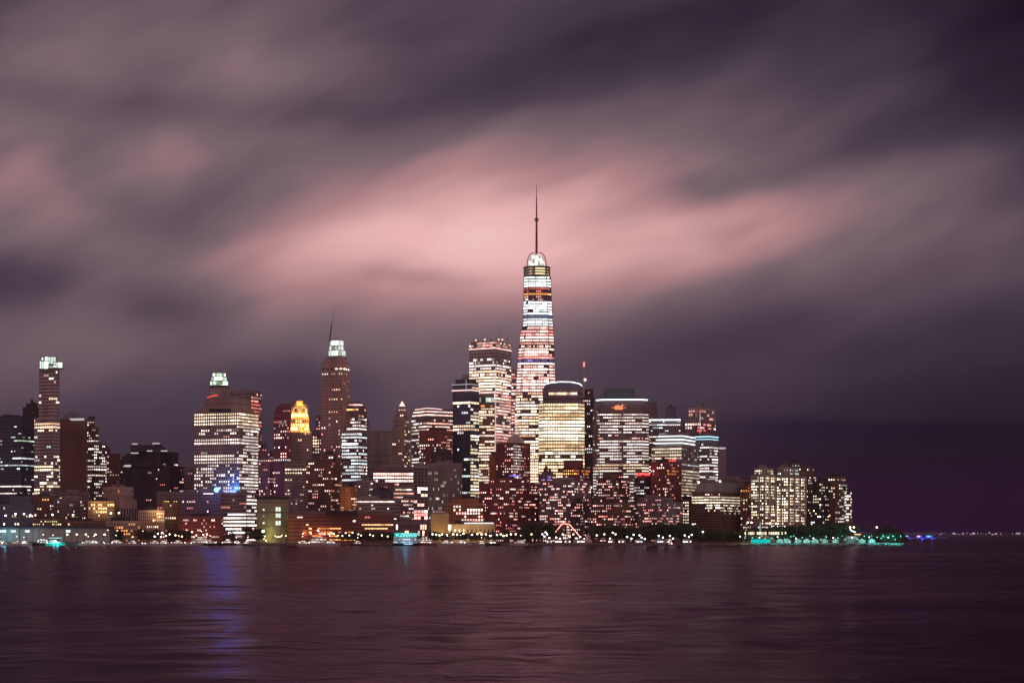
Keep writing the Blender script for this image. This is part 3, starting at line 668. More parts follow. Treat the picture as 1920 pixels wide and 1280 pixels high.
# --- the spired skyscraper
Yo = 2950
wb = [(0, 536, 1, 1, 'cool', 1.6), (536, 545, .6, .5, 'red', .35), (545, 551, 1, .5, 'orange', .8), (551, 562, .7, .5, 'pink', .3), (562, 590, 1, 1, 'cool', 1.6), (590, 594, .6, .5, 'blue', .35), (594, 610, 1, .6, 'cool', 1.0), (610, 618, .8, .6, 'pink', .8),
      (618, 640, .95, .8, 'pink', 1.5), (640, 648, .7, .7, 'pink', .8), (648, 672, .95, .8, 'pink', 1.5), (672, 678, .6, .8, 'violet', .3), (678, 735, .93, .8, 'pink', 1.6), (735, 752, .9, .7, 'warm', 1.3), (752, 762, .6, .6, 'white', .9), (762, 2000, .9, .7, 'warm', 1.3)]
def lev(x0, x1, yt, yb, t0, t1, **k): return dict(kind='oct', x0=x0, xm=None, x1=x1, yt=yt, yb=yb, top=(t0, None, t1), dy=0, plant=False, depth=None, **k)
def one_poly(x0, x1):
    W_ = (x1-x0)*Yo/F; cx = X_((x0+x1)/2, Yo); cy = Yo+42; h = W_/2; c = .16*W_
    return [(cx+x, cy+y) for x, y in ((-h+c, -h), (h-c, -h), (h, -h+c), (h, h-c), (h-c, h), (-h+c, h), (-h, h-c), (-h, -h+c))]
one = thing('spired_skyscraper', 'tallest tapering skyscraper with bright white floor bands, domed crown and long spire', 'skyscraper', (X_(1004, Yo), Yo+42, GZ))
FOOT.append(('spired skyscraper', one_poly(962, 1046)))
LV = [(1010, 961, 1047), (860, 963, 1045), (780, 966, 1043), (700, 969.5, 1041), (640, 974, 1039), (617, 977, 1038), (610, 981, 1037), (562, 982.5, 1034.5), (515, 983.5, 1033)]
st = dict(DEF); st.update(off(.8, .6, 'pink', 1.2, wall='pale', glass='plum', fh=5.7, bw=3.5, wh=.64, ww=.82, bigpier=4, boost=1.05, cap=0., bands=wb))
fr = MB(); wins = {}; core = MB(); base = 0
for (ya, a0, a1), (yb, b0, b1) in zip(LV[:-1], LV[1:]):
    P0, P1 = one_poly(a0, a1), one_poly(b0, b1); z0 = GZ if ya > 1000 else Z_(ya, Yo); z1 = Z_(yb, Yo)
    core.prism(P0, z0, z1, P1); ww_ = {}
    s2 = dict(st); 
    if yb < 617: s2['fh'] = 5.2
    facade(s2, P0, P1, z0, z1, Yo, fr, ww_, True, 900+int(yb))
    for k in sorted(ww_): wins[base+k] = ww_[k]
    base += 500
core.build('glazing', GLASS['plum'], one); fr.build('wall', WALL['mauve'], one)
for k in sorted(wins): wins[k].build('window_row', LIT, one, kind='stuff' if gappy(wins[k]) else None)
# corner mullions that run the whole height
mb = MB()
for (ya, a0, a1), (yb, b0, b1) in zip(LV[:-1], LV[1:]):
    P0, P1 = one_poly(a0, a1), one_poly(b0, b1); z0 = GZ if ya > 1000 else Z_(ya, Yo); z1 = Z_(yb, Yo)
    for i in range(8): mb.tube((*P0[i], z0), (*P1[i], z1), .55, n=5)
mb.build('edge_mullion', METAL, one)
# dark ring under the crown, lantern, arcs
prism_part(one, 'crown_ring', poly_round(982, 1032, Yo+20, 24), Z_(515, Yo), Z_(496, Yo), DARKM)
mb = MB()
for y in (512, 508, 504, 500): mb.prism(poly_round(982-.5, 1032+.5, Yo+19.6, 24), Z_(y, Yo)-.4, Z_(y, Yo)+.4, bottom=True)
mb.build('ring_rail', METAL, one)
mb = MB(); R_ = poly_round(982.5, 1031.5, Yo+19.2, 24)
for i in range(24):
    s = .8 if i in (23, 0, 1) else .10 if i % 3 else .3
    for y in (509.5, 504.5, 499.5):
        j = (i+1) % 24; mb.quad((*R_[i], Z_(y, Yo)-1.0), (*R_[j], Z_(y, Yo)-1.0), (*R_[j], Z_(y, Yo)+1.0), (*R_[i], Z_(y, Yo)+1.0), 0, (1*s, .75*s, .4*s, 1))
mb.build('ring_light', LIT, one)
prism_part(one, 'crown_deck', poly_round(981, 1033, Yo+19, 24), Z_(496, Yo), Z_(494.3, Yo), WALL['pale'])
yc = Yo+20+21; cxo = X_(1006, yc)
mb = MB(); fr = MB(); Rr = 13.2; zb = Z_(494, Yo)
for k in range(6):
    t0, t1 = k/6*1.35, (k+1)/6*1.35
    r0, r1 = Rr*math.cos(t0)**.6, Rr*max(.05, math.cos(t1))**.6; za, zc = zb+20*math.sin(t0)/math.sin(1.35), zb+20*math.sin(t1)/math.sin(1.35)
    for i in range(20):
        p = 2*math.pi*i/20; q = 2*math.pi*(i+1)/20; s = (.6, .28, .95, .4, .75, .2, .5)[(i*5+k*3) % 7]
        mb.quad((cxo+r0*math.cos(p), yc+r0*math.sin(p), za), (cxo+r0*math.cos(q), yc+r0*math.sin(q), za), (cxo+r1*math.cos(q), yc+r1*math.sin(q), zc), (cxo+r1*math.cos(p), yc+r1*math.sin(p), zc), 0, (s, .92*s, .86*s, 1))
        if i % 2 == 0: fr.tube((cxo+(r0+.3)*math.cos(p), yc+(r0+.3)*math.sin(p), za), (cxo+(r1+.3)*math.cos(p), yc+(r1+.3)*math.sin(p), zc), .3, n=4)
mb.build('dome_glazing', LIT, one); fr.build('dome_rib', WALL['grey'], one)
mb = MB(); mb.box((cxo, yc-14.2, zb+8.5), (3.4, 1.2, 15)); mb.build('dome_light', E_WHITE, one)
for sx in (-1, 1):
    mb = MB(); mb.path([(cxo+sx*(15.4*math.cos(t)**.55), yc-9, zb-1+23*math.sin(t)) for t in [i/10*1.5 for i in range(11)]], .75, 6)
    mb.build('crown_arc', mat('crown_arc_red', (.45, .08, .09), .5), one)
SP = mat('spire_red', (.30, .07, .08), .45, metal=.3)
mb = MB(); zt = Z_(345, yc)
mb.tube((cxo, yc, zb+17), (cxo, yc, Z_(412, yc)), 2.0, 1.3, 8); mb.tube((cxo, yc, Z_(412, yc)), (cxo, yc, Z_(372, yc)), 1.1, .8, 8); mb.tube((cxo, yc, Z_(372, yc)), (cxo, yc, zt), .6, .25, 6)
mb.build('spire', SP, one)
mb = MB(); zz = Z_(412, yc); rr = 3.1
mb.path([(cxo+rr*math.cos(t), yc, zz+rr*math.sin(t)) for t in [i*math.pi/6 for i in range(13)]], .6, 5); mb.path([(cxo+rr*math.cos(t), yc+rr*math.sin(t), zz) for t in [i*math.pi/6 for i in range(13)]], .6, 5)
mb.build('spire_ring', SP, one)
mb = MB()
for k in range(14): mb.tube((cxo, yc, Z_(466-k*7, yc)), (cxo, yc, Z_(466-k*7, yc)+.9), 2.1-.06*k, n=8)
mb.build('spire_collar', DARKM, one)

# --- golden office tower
gb = [(0, 746, 0, .85, 'warm', 1.1), (746, 757, 0, .0, 'warm', 1), (757, 790, 1, .9, 'amber', 1.0), (790, 802, 1, 1, 'cream', 1.6), (802, 808, 1, 1, 'amber', 1.1), (808, 817, 1, 1, 'cream', 1.6),
      (817, 850, 1, .85, 'amber', 1.05), (850, 858, .0, .5, 'amber', .45), (858, 2000, .95, .8, 'amber', 1.1)]
b = building('gold_tower', 'round-cornered office tower glowing gold in every row below a curved white rim', 2720,
    [dict(kind='oct', x0=1010, xm=None, x1=1096, yt=755, cham=.14, plant=False), dict(kind='oct', x0=1018, xm=None, x1=1093, yt=728, yb=755, cham=.14, plant=False, fh=9, bw=4, wh=.5, bands=[(735, 746, 0, .8, 'warm', 1.2, 1028, 1084)], glass='plum', wall='mauve', cap=.8)], depth=56,
    **off(1, .9, 'gold', 1.4, boost=.95, wall='brown', glass='gold', fh=6.4, bw=4.6, wh=.68, ww=.86, cap=.2, bands=gb))
mb = MB(); Q = poly_front(1018, 1093, 2724, 54, .14)
for k in range(3): mb.prism(inset(Q, -k*2.5), Z_(728-k*4.2, 2724), Z_(728-(k+1)*4.2, 2724), inset(Q, -(k+1)*2.5-.8))
mb.build('curved_roof', WALL['bluegrey'], b)
strip_light(b, 'rim_light', [at(1018, 721, 2716), at(1032, 717.5, 2714), at(1050, 715.5, 2713), at(1072, 716, 2714), at(1086, 719, 2716), at(1091, 723, 2720)], .75, E_COOL)
for pts in ([(1044, 757), (1026, 800)], [(1026, 840), (1060, 895)], [(1030, 892), (1048, 870)]):
    strip_light(b, 'brace', [at(p[0], p[1], 2718.8) for p in pts], .32, DARKM)
# mast behind it
E_PINKRED = emis('lamp_pinkred', (1, .22, .18), 1.8)
b = building('office_tower', 'dark tower with a red-beaconed mast, seen between the gold tower and the white-rowed tower', 2880,
    [dict(x0=1086, xm=None, x1=1114, yt=745, plant=False), dict(x0=1096, xm=None, x1=1112, yt=730, yb=745, noplant=True)], **res(.3, 'white', .9, wall='dark', bw=3.4, fh=6, bands=[(745, 752, 0, .9, 'white', .7), (0, 2000, 0, .22, 'white', .8)]))
mb = MB(); mb.tube(at(1095, 745, 2884), at(1095, 674, 2884), 1.5, .7, 6)
for q in range(10): x, y, z = at(1095, 740-q*6.5, 2884); mb.box((x, y, z), (3.4, 3.4, .5))
mb.build('mast', WALL['pale'], b)
mb = MB(); x, y, z = at(1095, 683, 2884); mb.box((x, y, z), (3, 3, 7)); mb.build('beacon', E_PINKRED, b)
mb = MB(); x, y, z = at(1097, 712, 2884); mb.ball((x, y-2.5, z), 2.0); mb.build('beacon', E_WARM, b)
# white-rowed tower
b = building('office_tower', 'mauve tower with neat white window rows and a bright ring light under its dark cap', 2800,
    [dict(kind='oct', x0=1112, xm=None, x1=1216, yt=768, cham=.12, plant=False), dict(kind='oct', x0=1118, xm=None, x1=1213, yt=751, yb=768, cham=.14, plant=False, bands=[(755, 768, 0, .7, 'red', .6, 1148, 1174)])], depth=60,
    **off(.9, .45, 'white', 1.05, boost=1., wall='mauve', glass='plum', fh=5.6, bw=3.1, wh=.4, ww=.7, cap=.4, bands=[
    (768, 872, 0, .25, 'white', .5, 0, 1120), (768, 2000, 0, .1, 'pink', .6, 1158, 1170), (768, 772, 0, .0, 'white', 1), (772, 815, .9, .5, 'white', 1.1), (815, 822, .5, .4, 'pink', .9), (822, 868, .95, .5, 'white', 1.15), (868, 885, .9, .5, 'warm', 1.3), (885, 2000, .6, .35, 'white', .9)]))
Q = poly_front(1119, 1213, 2798, 60, .14); crown_line(b, inset(Q, 1), Z_(749, 2798), .95, E_COOL, 'ring_light')
prism_part(b, 'dark_cap', poly_front(1132, 1190, 2808, 40, .1), Z_(751, 2808), Z_(730, 2808), GLASS['teal'])
prism_part(b, 'cap_rim', poly_front(1131, 1191, 2807, 42, .1), Z_(730, 2808), Z_(727.5, 2808), WALL['bluegrey'])
prism_part(b, 'cap_shoulder', poly_front(1123, 1202, 2812, 40, .2), Z_(751, 2812), Z_(739, 2812), WALL['bluegrey'], poly_front(1126, 1198, 2814, 36, .2))
mb = MB(); mb.box((X_(1160, 2795), 2794.5, Z_(764, 2795)), (12, 1, 6)); mb.build('red_sign', emis('sign_orange', (1, .3, .12), 1.1), b)

# --- right of centre
building('office_tower', 'faint grey tower top peeking out right of the ring-lit mauve tower', 3150, [(1214, None, 1232, 755)], solid=True, wall='mauve')
b = building('round_tower', 'pair of pale round tower tops behind the blue-rimmed office block', 3120, [dict(kind='round', x0=1249, xm=None, x1=1268, yt=763, n=14)], solid=True, wall='bluegrey')
b = building('office_tower', 'purple glass office block with a blue-white rim light, right of the mauve tower', 2900, [dict(x0=1213, xm=None, x1=1276, yt=786)],
    **off(.3, .2, 'white', .8, wall='mauve', glass='blue', fh=5.6, bw=3.6, wh=.4, ww=.7, bands=[(786, 815, .15, .2, 'cool', .7), (815, 835, .7, .3, 'white', .9), (835, 2000, .3, .25, 'white', .8)]))
Q = poly_front(1214, 1275, 2897, 20); crown_line(b, inset(Q, .8), Z_(787, 2897), 1.1, E_COOL, 'rim_light')
b = building('stepped_tower', 'pale lit tower with two stepped heights and red beacons, right of the mauve tower', 2960,
    [dict(x0=1275, xm=1312, x1=1342, yt=788, plant=False, wall='mauve', bands=[(786, 806, 0, .7, 'pink', .9)]), dict(x0=1291, xm=1312, x1=1341, yt=763, yb=788, bands=[(0, 2000, 0, .6, 'pink', .75)])], a=32,
    **res(.55, 'white', .85, wall='concrete', glass='plum', fh=6.3, bw=5, wh=.6, ww=.65, bands=[(0, 772, .6, .6, 'warm', .9), (0, 2000, .3, .55, 'white', .9)]))
mb = MB()
for px in (1309, 1314, 1321): mb.ball(at(px, 807, 2945), 1.5)
mb.build('beacon', E_RED, b); strip_light(b, 'edge_light', [at(1312.5, 772, 2957), at(1312.5, 812, 2957)], .5, E_DIM)
b = building('office_tower', 'terraced office block with stacked cyan-white light bands, below the pale stepped tower with red beacons', 2760,
    [dict(x0=1222, xm=1278, x1=1327, yt=836, plant=False), dict(x0=1229, xm=1280, x1=1324, yt=824, yb=836, plant=False, bands=[(0, 2000, 0, 0, 'white', 1)]), dict(x0=1233, xm=1280, x1=1302, yt=815, yb=824, bands=[(0, 2000, 0, 0, 'white', 1)])], a=22,
    **off(.4, .3, 'cream', 1.0, wall='grey', glass='plum', fh=5.8, bw=3.3, wh=.5, ww=.66, bands=[(836, 862, .9, .5, 'cream', .8, 0, 1277), (836, 878, .15, .12, 'cool', .7), (862, 878, .2, .2, 'pink', .8, 0, 1277), (878, 2000, .97, .8, 'cream', 1.2, 1277, 1327), (878, 2000, .5, .5, 'cream', 1.0)]))
for (x0, xm, x1, y) in ((1234, 1280, 1303, 817), (1230, 1280, 1303, 823.5), (1226, 1279, 1303, 830)):
    P = poly_corner(x0, xm, x1, 2757, math.radians(22)); mb = MB(); mb.tube((*P[3], Z_(y, 2757)), (*P[0], Z_(y, 2757)), .75, n=6); mb.tube((*P[0], Z_(y, 2757)), (*P[1], Z_(y, 2757)), .75, n=6); mb.build('terrace_light', E_COOL, b)
b = building('office_tower', 'grey glass office slab with a cyan-lit parapet at the right end of the tower group', 2840, [dict(x0=1304, xm=1330, x1=1346, yt=817)], a=30,
    **off(.5, .4, 'white', .9, wall='grey', glass='blue', fh=5.6, bw=4, wh=.5, bands=[(0, 828, 0, 0, 'white', 1), (828, 866, .4, .35, 'white', .9), (866, 885, .9, .6, 'white', 1.1), (885, 2000, .1, .15, 'white', .8)]))
P = poly_corner(1304, 1330, 1346, 2837, math.radians(30)); crown_line(b, inset(P, .8), Z_(818, 2837), .8, emis('lamp_ice', (.45, .85, 1), 1.5), 'parapet_light'); crown_line(b, inset(P, .8), Z_(823, 2837), .5, emis('lamp_ice', (.45, .85, 1), 1.5), 'parapet_light')
b = building('office_building', 'slim grey tower with a small bright cap, rightmost of the tall group', 3000, [dict(x0=1347, xm=None, x1=1361, yt=842, depth=16), dict(x0=1346, xm=None, x1=1362, yt=837, yb=842, depth=16, dy=-1)], solid=True, wall='grey', noplant=True)
mb = MB(); mb.box((X_(1354, 2996), 2995.5, Z_(840, 2996)), (10.5, 1, 2.6)); mb.build('cap_light', E_DIM, b)
# broad trapezoid building
b = building('office_building', 'broad brown office block with sloped grey roof and bright window rows', 2560,
    [dict(x0=1297, xm=1350, x1=1393, yt=922, plant=False), dict(x0=1300, xm=1350, x1=1390, yt=903, yb=922, top=(1312, 1350, 1384), solid=True, wall='grey', noplant=True, dy=.1)], a=30,
    **off(.5, .4, 'cream', 1.2, wall='brown', glass='dark', fh=5.2, bw=3.0, wh=.5, ww=.7, bands=[(0, 926, .0, 0, 'cream', 1), (926, 931, .3, .5, 'pink', 1.1, 1310, 1350), (931, 944, 1, .95, 'cream', 1.45), (944, 958, 0, .7, 'cream', 1.1, 1325, 1393), (958, 964, 0, .3, 'white', .8, 1350, 1393), (0, 2000, 0, .012, 'white', 1)]))
mb = MB(); mb.ball(at(1310, 904, 2556), 1.6); mb.ball(at(1350, 902, 2554), 1.6); mb.build('roof_lamp', E_WHITE, b)
strip_light(b, 'roof_edge_light', [at(1327, 898, 2575), at(1346, 898, 2575)], .5, E_DIM)
building('office_building', 'low pale-roofed block right of the broad brown office block', 2680, [(1352, None, 1404, 898)], **res(.06, 'warm', .7, wall='mauve'))
b = building('apartment_building', 'red-topped apartment block between the broad brown office block and the condominium group', 2600, [dict(x0=1388, xm=1402, x1=1418, yt=908)], a=25, **res(.3, 'white', 1.0, wall='brick', glass='red', bands=[(908, 922, 0, .5, 'orange', .9), (922, 945, 0, .3, 'yellow', .8), (0, 2000, 0, .28, 'white', 1.)]))
# condominium group on the right
c1 = res(.6, 'cream', 1.5, wall='beige', glass='dark', fh=5.2, bw=5., wh=.55, ww=.55, dep=(.2, .5), bigpier=4)
building('condominium_tower', 'beige condominium tower with tall piers, left one of the waterfront condominium group', 2560, [dict(x0=1408, xm=1432, x1=1456, yt=890, plant=False), dict(x0=1414, xm=1430, x1=1450, yt=877, yb=890)], a=40, **c1)
building('condominium_tower', 'widest beige condominium tower with bright white penthouse floors, middle of the group', 2575, [dict(x0=1448, xm=1478, x1=1512, yt=892, plant=False), dict(x0=1457, xm=1478, x1=1498, yt=875, yb=892, bands=[(0, 2000, .3, .6, 'cool', 1.)])], a=40, **c1)
building('condominium_tower', 'condominium tower with a cool-lit tiered crown, behind the middle condominium', 2650, [dict(x0=1476, xm=1502, x1=1530, yt=884, plant=False), dict(x0=1480, xm=1502, x1=1526, yt=874, yb=884, bands=[(0, 2000, .5, .5, 'cool', .9)], plant=False), dict(x0=1484, xm=None, x1=1500, yt=868, yb=874, bands=[(0, 2000, .5, .8, 'cool', .9)])], a=40, **res(.28, 'white', 1.1, wall='brown', fh=5.2, bw=5))
building('condominium_tower', 'dark condominium with few lights left of the balconied end tower', 2610, [dict(x0=1524, xm=1540, x1=1556, yt=902)], a=38, **res(.22, 'cream', 1.1, wall='dark', fh=5.4, bw=4.6))
b = building('condominium_tower', 'last dark condominium at the island tip with rounded balconies down its right side', 2620, [dict(x0=1541, xm=1566, x1=1588, yt=903, plant=False), dict(x0=1548, xm=1566, x1=1585, yt=893, yb=903, bands=[(0, 2000, 0, .6, 'cream', .9)])], a=38,
    **res(.34, 'cream', 1.15, wall='brown', glass='dark', fh=5.6, bw=4.6, bands=[(0, 2000, 0, .55, 'white', 1.1, 1572, 1590), (0, 2000, 0, .27, 'warm', 1.1)]))
cx_, cy_ = X_(1584, 2650), 2650
prism_part(b, 'balcony_core', poly_round(1580, 1598, 2640, 12), GZ, Z_(925, 2640), WALL['grey'])
for k in range(11):
    y = 984-k*5.6; mb = MB(); P = poly_round(1579-.0*k, 1601-(1.5 if k > 8 else 0), 2638, 14); mb.prism(P, Z_(y, 2638), Z_(y, 2638)+1.3, bottom=True); mb.build('balcony', WALL['concrete'], b)
mb = MB(); rj = random.Random(5); P = poly_round(1579.8, 1598.2, 2639.8, 12)
for k in range(11):
    for i in (10, 11, 0, 1, 2):
        if rj.random() < .4:
            j = (i+1) % 12; z = Z_(983-k*5.6, 2640)+1.2; s = rj.uniform(.4, 1.2); mb.quad((*P[i], z), (*P[j], z), (*P[j], z+2), (*P[i], z+2), 0, (s, .9*s, .8*s, 1))
mb.build('lit_windows', LIT, b, kind='stuff')
building('pavilion', 'low pale building with warm windows at the foot of the condominium group', 2480, [dict(x0=1393, xm=None, x1=1440, yt=983)], **res(.5, 'white', 1., wall='mauve', fh=5, bw=4))
building('apartment_building', 'tiny white-lit annex at the foot of the condominium group beside the dark trees', 2500, [dict(x0=1512, xm=None, x1=1528, yt=975)], **res(.6, 'cool', 1.1, wall='dark', fh=3.6, bw=3.6, ww=.6))

# --- middle ground: brick apartment blocks along the esplanade
g = None
building('apartment_tower', 'maroon apartment tower with a white domed rooftop, left of the gold tower', 2600,
    [dict(x0=930, xm=962, x1=994, yt=830, plant=False)], a=30, **res(.36, 'pink', 1.2, wall='maroon', glass='red', fh=5.4, bw=4.6, bands=[(0, 2000, 0, .85, 'white', 1.1, 960, 976), (0, 2000, 0, .3, 'pink', 1.1)]))
o = bpy.context.scene.objects
b = [x for x in o if x.get('label', '').startswith('maroon apartment tower with a white domed')][0]
prism_part(b, 'domed_roof', poly_round(948, 985, 2606, 18), Z_(830, 2606), Z_(819, 2606), WALL['pale'], inset(poly_round(948, 985, 2606, 18), -5))
prism_part(b, 'dome_cap', inset(poly_round(948, 985, 2606, 18), -5.2), Z_(819, 2606), Z_(813, 2606), WALL['pale'], inset(poly_round(948, 985, 2606, 18), -11))
mb = MB(); mb.box((X_(964, 2594), 2593, Z_(892, 2594)), (14, 1, 1.6)); mb.build('violet_sign', emis('lamp_violet', (.3, .2, 1), 1.6), b)
building('apartment_building', 'orange-brown party wall rising left of the domed maroon apartment tower', 2660, [(917, None, 936, 852)], solid=True, wall='orange')
building('apartment_building', 'wide dark red apartment block with window clusters, in front of the domed maroon tower', 2500,
    [dict(x0=898, xm=955, x1=1012, yt=905, plant=False), dict(x0=920, xm=955, x1=985, yt=896, yb=905)], a=35, **res(.28, 'pink', 1.2, wall='maroon', glass='red', fh=5.6, bw=4.5))
b = building('apartment_building', 'narrow block with violet lights under a rooftop water tank', 2545, [dict(x0=1010, xm=1026, x1=1042, yt=888)], a=30, **res(.3, 'white', 1.2, wall='mauve', glass='plum', bands=[(893, 902, 0, .9, 'violet', 1.2, 1014, 1030), (902, 2000, 0, .9, 'white', 1.2, 1017, 1024), (0, 2000, 0, .25, 'pink', 1.)]))
mb = MB(); x, y, z = at(1024, 886, 2552); mb.tube((x, y, z), (x, y, z+7), 2.6, n=10); mb.tube((x, y, z+7), (x, y, z+10), 2.7, .2, n=10); mb.build('water_tank', WALL['brown'], b)
building('apartment_tower', 'maroon setback tower with a blank dark bulkhead, in front of the gold tower\'s foot', 2640, [dict(x0=1056, xm=1080, x1=1106, yt=876, plant=False), dict(x0=1057, xm=None, x1=1093, yt=863, yb=876, solid=True, noplant=True)], a=35, **res(.32, 'pink', 1.2, wall='maroon', glass='red', fh=5.6, bw=4.6, bands=[(876, 888, 0, .7, 'orange', 1.1), (0, 2000, 0, .33, 'pink', 1.2)]))
building('apartment_building', 'mauve gridded apartment block behind the red neon outline', 2490, [dict(x0=1012, xm=1062, x1=1108, yt=900)], a=40, **res(.36, 'pink', 1.2, wall='mauve', glass='plum', fh=5.2, bw=4.0, ww=.62, wh=.55))
building('apartment_building', 'small dark block with a black flat roof at the right of the mauve gridded block', 2440, [dict(x0=1070, xm=1088, x1=1104, yt=940)], a=40, **res(.3, 'pink', 1.0, wall='dark', fh=5.2, bw=4.2))
building('apartment_tower', 'brown apartment tower with pale top-floor windows, below the ring-lit mauve tower', 2620, [dict(x0=1118, xm=1148, x1=1180, yt=896, plant=False), dict(x0=1130, xm=None, x1=1168, yt=889, yb=896)], a=35, **res(.36, 'pink', 1.1, wall='brown', glass='dark', fh=5.3, bw=4.4))
building('apartment_building', 'long brown apartment block with a parapet, below the ring-lit mauve tower', 2480, [dict(x0=1108, xm=1150, x1=1194, yt=942)], a=38, **res(.36, 'pink', 1.15, wall='brown', glass='red', fh=5.1, bw=4.2))
b = building('apartment_tower', 'dark tower with a bright red lit crown', 2600, [dict(x0=1189, xm=1208, x1=1226, yt=897, plant=False), dict(x0=1193, xm=1208, x1=1220, yt=889, yb=897, noplant=True, solid=True, wall='maroon')], a=35, **res(.25, 'white', 1.0, wall='dark', glass='dark', fh=5.4, bw=4.4))
mb = MB()
for px in (1195, 1200, 1206, 1211, 1216): mb.ball(at(px, 887.5 if px == 1206 else 889, 2594), 1.9)
mb.build('beacon', E_RED, b); glow_lamp(b, 'beacon_glow', at(1206, 884, 2590), (1, .05, .04), 5000, 2)
b = building('apartment_tower', 'dark maroon apartment tower with red roof beacons, left of the cream-windowed column', 2590, [dict(x0=1220, xm=1250, x1=1277, yt=865)], a=35, **res(.22, 'pink', 1.1, wall='maroon', glass='red', fh=5.6, bw=4.4, bands=[(880, 890, 0, .5, 'orange', 1.2, 1250, 1270), (0, 2000, 0, .22, 'pink', 1.1)]))
mb = MB()
for px in (1256, 1261, 1265): mb.ball(at(px, 863, 2584), 1.3)
mb.build('beacon', E_RED, b)
building('apartment_building', 'wide low apartment block with scattered windows behind the dark tree clump', 2500, [dict(x0=1188, xm=1232, x1=1280, yt=940, plant=False), dict(x0=1196, xm=1232, x1=1262, yt=932, yb=940)], a=38, **res(.3, 'pink', 1.05, wall='mauve', glass='plum', fh=5.2, bw=4.2))
building('apartment_building', 'plain brown block below the cream-windowed column', 2640, [dict(x0=1276, xm=None, x1=1304, yt=936)], **res(.6, 'cream', 1.1, wall='brown', fh=5.4, bw=4.2, bands=[(0, 2000, .5, .8, 'cream', 1.1, 1278, 1294)]))

# --- left of centre, low
building('office_building', 'grey striped office slab with fine vertical fins, left of the orange-lit brick block', 2570, [dict(x0=798, xm=834, x1=866, yt=867)], a=40, **res(.12, 'white', .8, wall='concrete', glass='plum', fh=6, bw=3.2, wh=.75, ww=.5, dep=(.1, .8)))
building('office_building', 'black glass slab with pale fins and pink window strips beside the grey striped slab', 2530, [dict(x0=776, xm=None, x1=802, yt=872)], **res(.28, 'pink', 1.1, wall='concrete', glass='dark', fh=6, bw=6.3, wh=.85, ww=.88, dep=(.05, .5)))
building('rooftop_block', 'dark bushy-roofed block above the grey striped slab', 2630, [dict(x0=808, xm=None, x1=846, yt=846)], **res(.05, 'pink', .8, wall='dark'))
b = building('office_building', 'long mid-rise with a bright red-white window band, left of the black glass slab', 2700, [dict(x0=700, xm=None, x1=792, yt=876)], depth=34, **off(.3, .2, 'pink', 1., wall='mauve', glass='red', fh=6.5, bw=4.4, wh=.6, ww=.8, bands=[(876, 888, 0, 0, 'pink', 1), (888, 903, .9, .6, 'pink', 1.4), (903, 2000, .1, .1, 'pink', .8)]))
building('office_building', 'pale terrace block with a row of small arched lights below the red-white banded mid-rise', 2620, [dict(x0=738, xm=None, x1=784, yt=912)], **off(.5, .3, 'cream', 1., wall='concrete', fh=7, bw=3.5, wh=.4, bands=[(0, 925, 0, .7, 'cream', .9, 740, 768), (0, 2000, .1, .2, 'pink', .8)]))
building('office_building', 'grey horizontal-banded office block with white window strips, above the long mall', 2560, [dict(x0=655, xm=None, x1=752, yt=935)], depth=30, **off(.6, .3, 'white', 1., wall='grey', glass='dark', fh=6.5, bw=3.8, wh=.4, ww=.85, bands=[(0, 945, .9, .5, 'white', .9, 670, 740), (945, 962, 0, .08, 'white', .8), (962, 2000, .6, .35, 'white', 1.1, 690, 765)]))
building('office_building', 'stack of grey office floors with white strips, right of the banded block', 2510, [dict(x0=688, xm=750, x1=776, yt=962)], a=20, **off(.7, .4, 'white', 1.2, wall='grey', glass='dark', fh=6.0, bw=3.6, wh=.42))
building('office_building', 'unlit slate blue block among the low roofs under the grey slab tower', 2650, [dict(x0=697, xm=714, x1=738, yt=918)], a=30, solid=True, wall='bluegrey')
building('office_building', 'pale grey block with one bright window under the grey slab tower', 2680, [dict(x0=668, xm=692, x1=704, yt=900)], a=30, **res(.1, 'white', 1.2, wall='concrete'))
b = building('shopping_mall', 'long low maroon hall with lit strips and bright red shopfronts on the waterfront', 2460, [dict(x0=541, xm=None, x1=738, yt=964)], depth=60, **off(.15, .25, 'pink', 1., wall='brick', glass='red', fh=6.6, bw=5.5, wh=.38, ww=.9, bands=[(979, 995, .9, .6, 'gold', 1.1, 674, 712), (964, 978, .1, .2, 'pink', .9), (978, 988, 0, .3, 'warm', 1.), (988, 2000, 0, .55, 'orange', 1.4, 560, 660), (0, 2000, 0, .1, 'pink', .9)]))
prism_part(b, 'light_roof', poly_front(556, 690, 2475, 30), Z_(964, 2475)+.6, Z_(957, 2475), WALL['mauve'])
mb = MB()
for x0, x1 in [(574, 592), (598, 610), (614, 626)]:
    mb.box((X_((x0+x1)/2, 2458), 2457.2, Z_(1000, 2458)), ((x1-x0)*.7, .8, 2.0))
mb.build('shopfront_sign', emis('shop_red', (1, .32, .22), 2.2), b); glow_lamp(b, 'shopfront_lamp', at(600, 1002, 2450), (1, .3, .18), 7000, 3)
glow_lamp(b, 'shopfront_lamp', at(572, 1000, 2450), (1, .35, .2), 3500, 3)
b = building('colonnade_hall', 'low hall with a row of pale columns behind the cyan-signed boat', 2450, [dict(x0=738, xm=None, x1=800, yt=974)], **res(.35, 'warm', 1., wall='mauve', glass='red', fh=11, bw=4.2, wh=.85, ww=.72, dep=(.1, .8)))
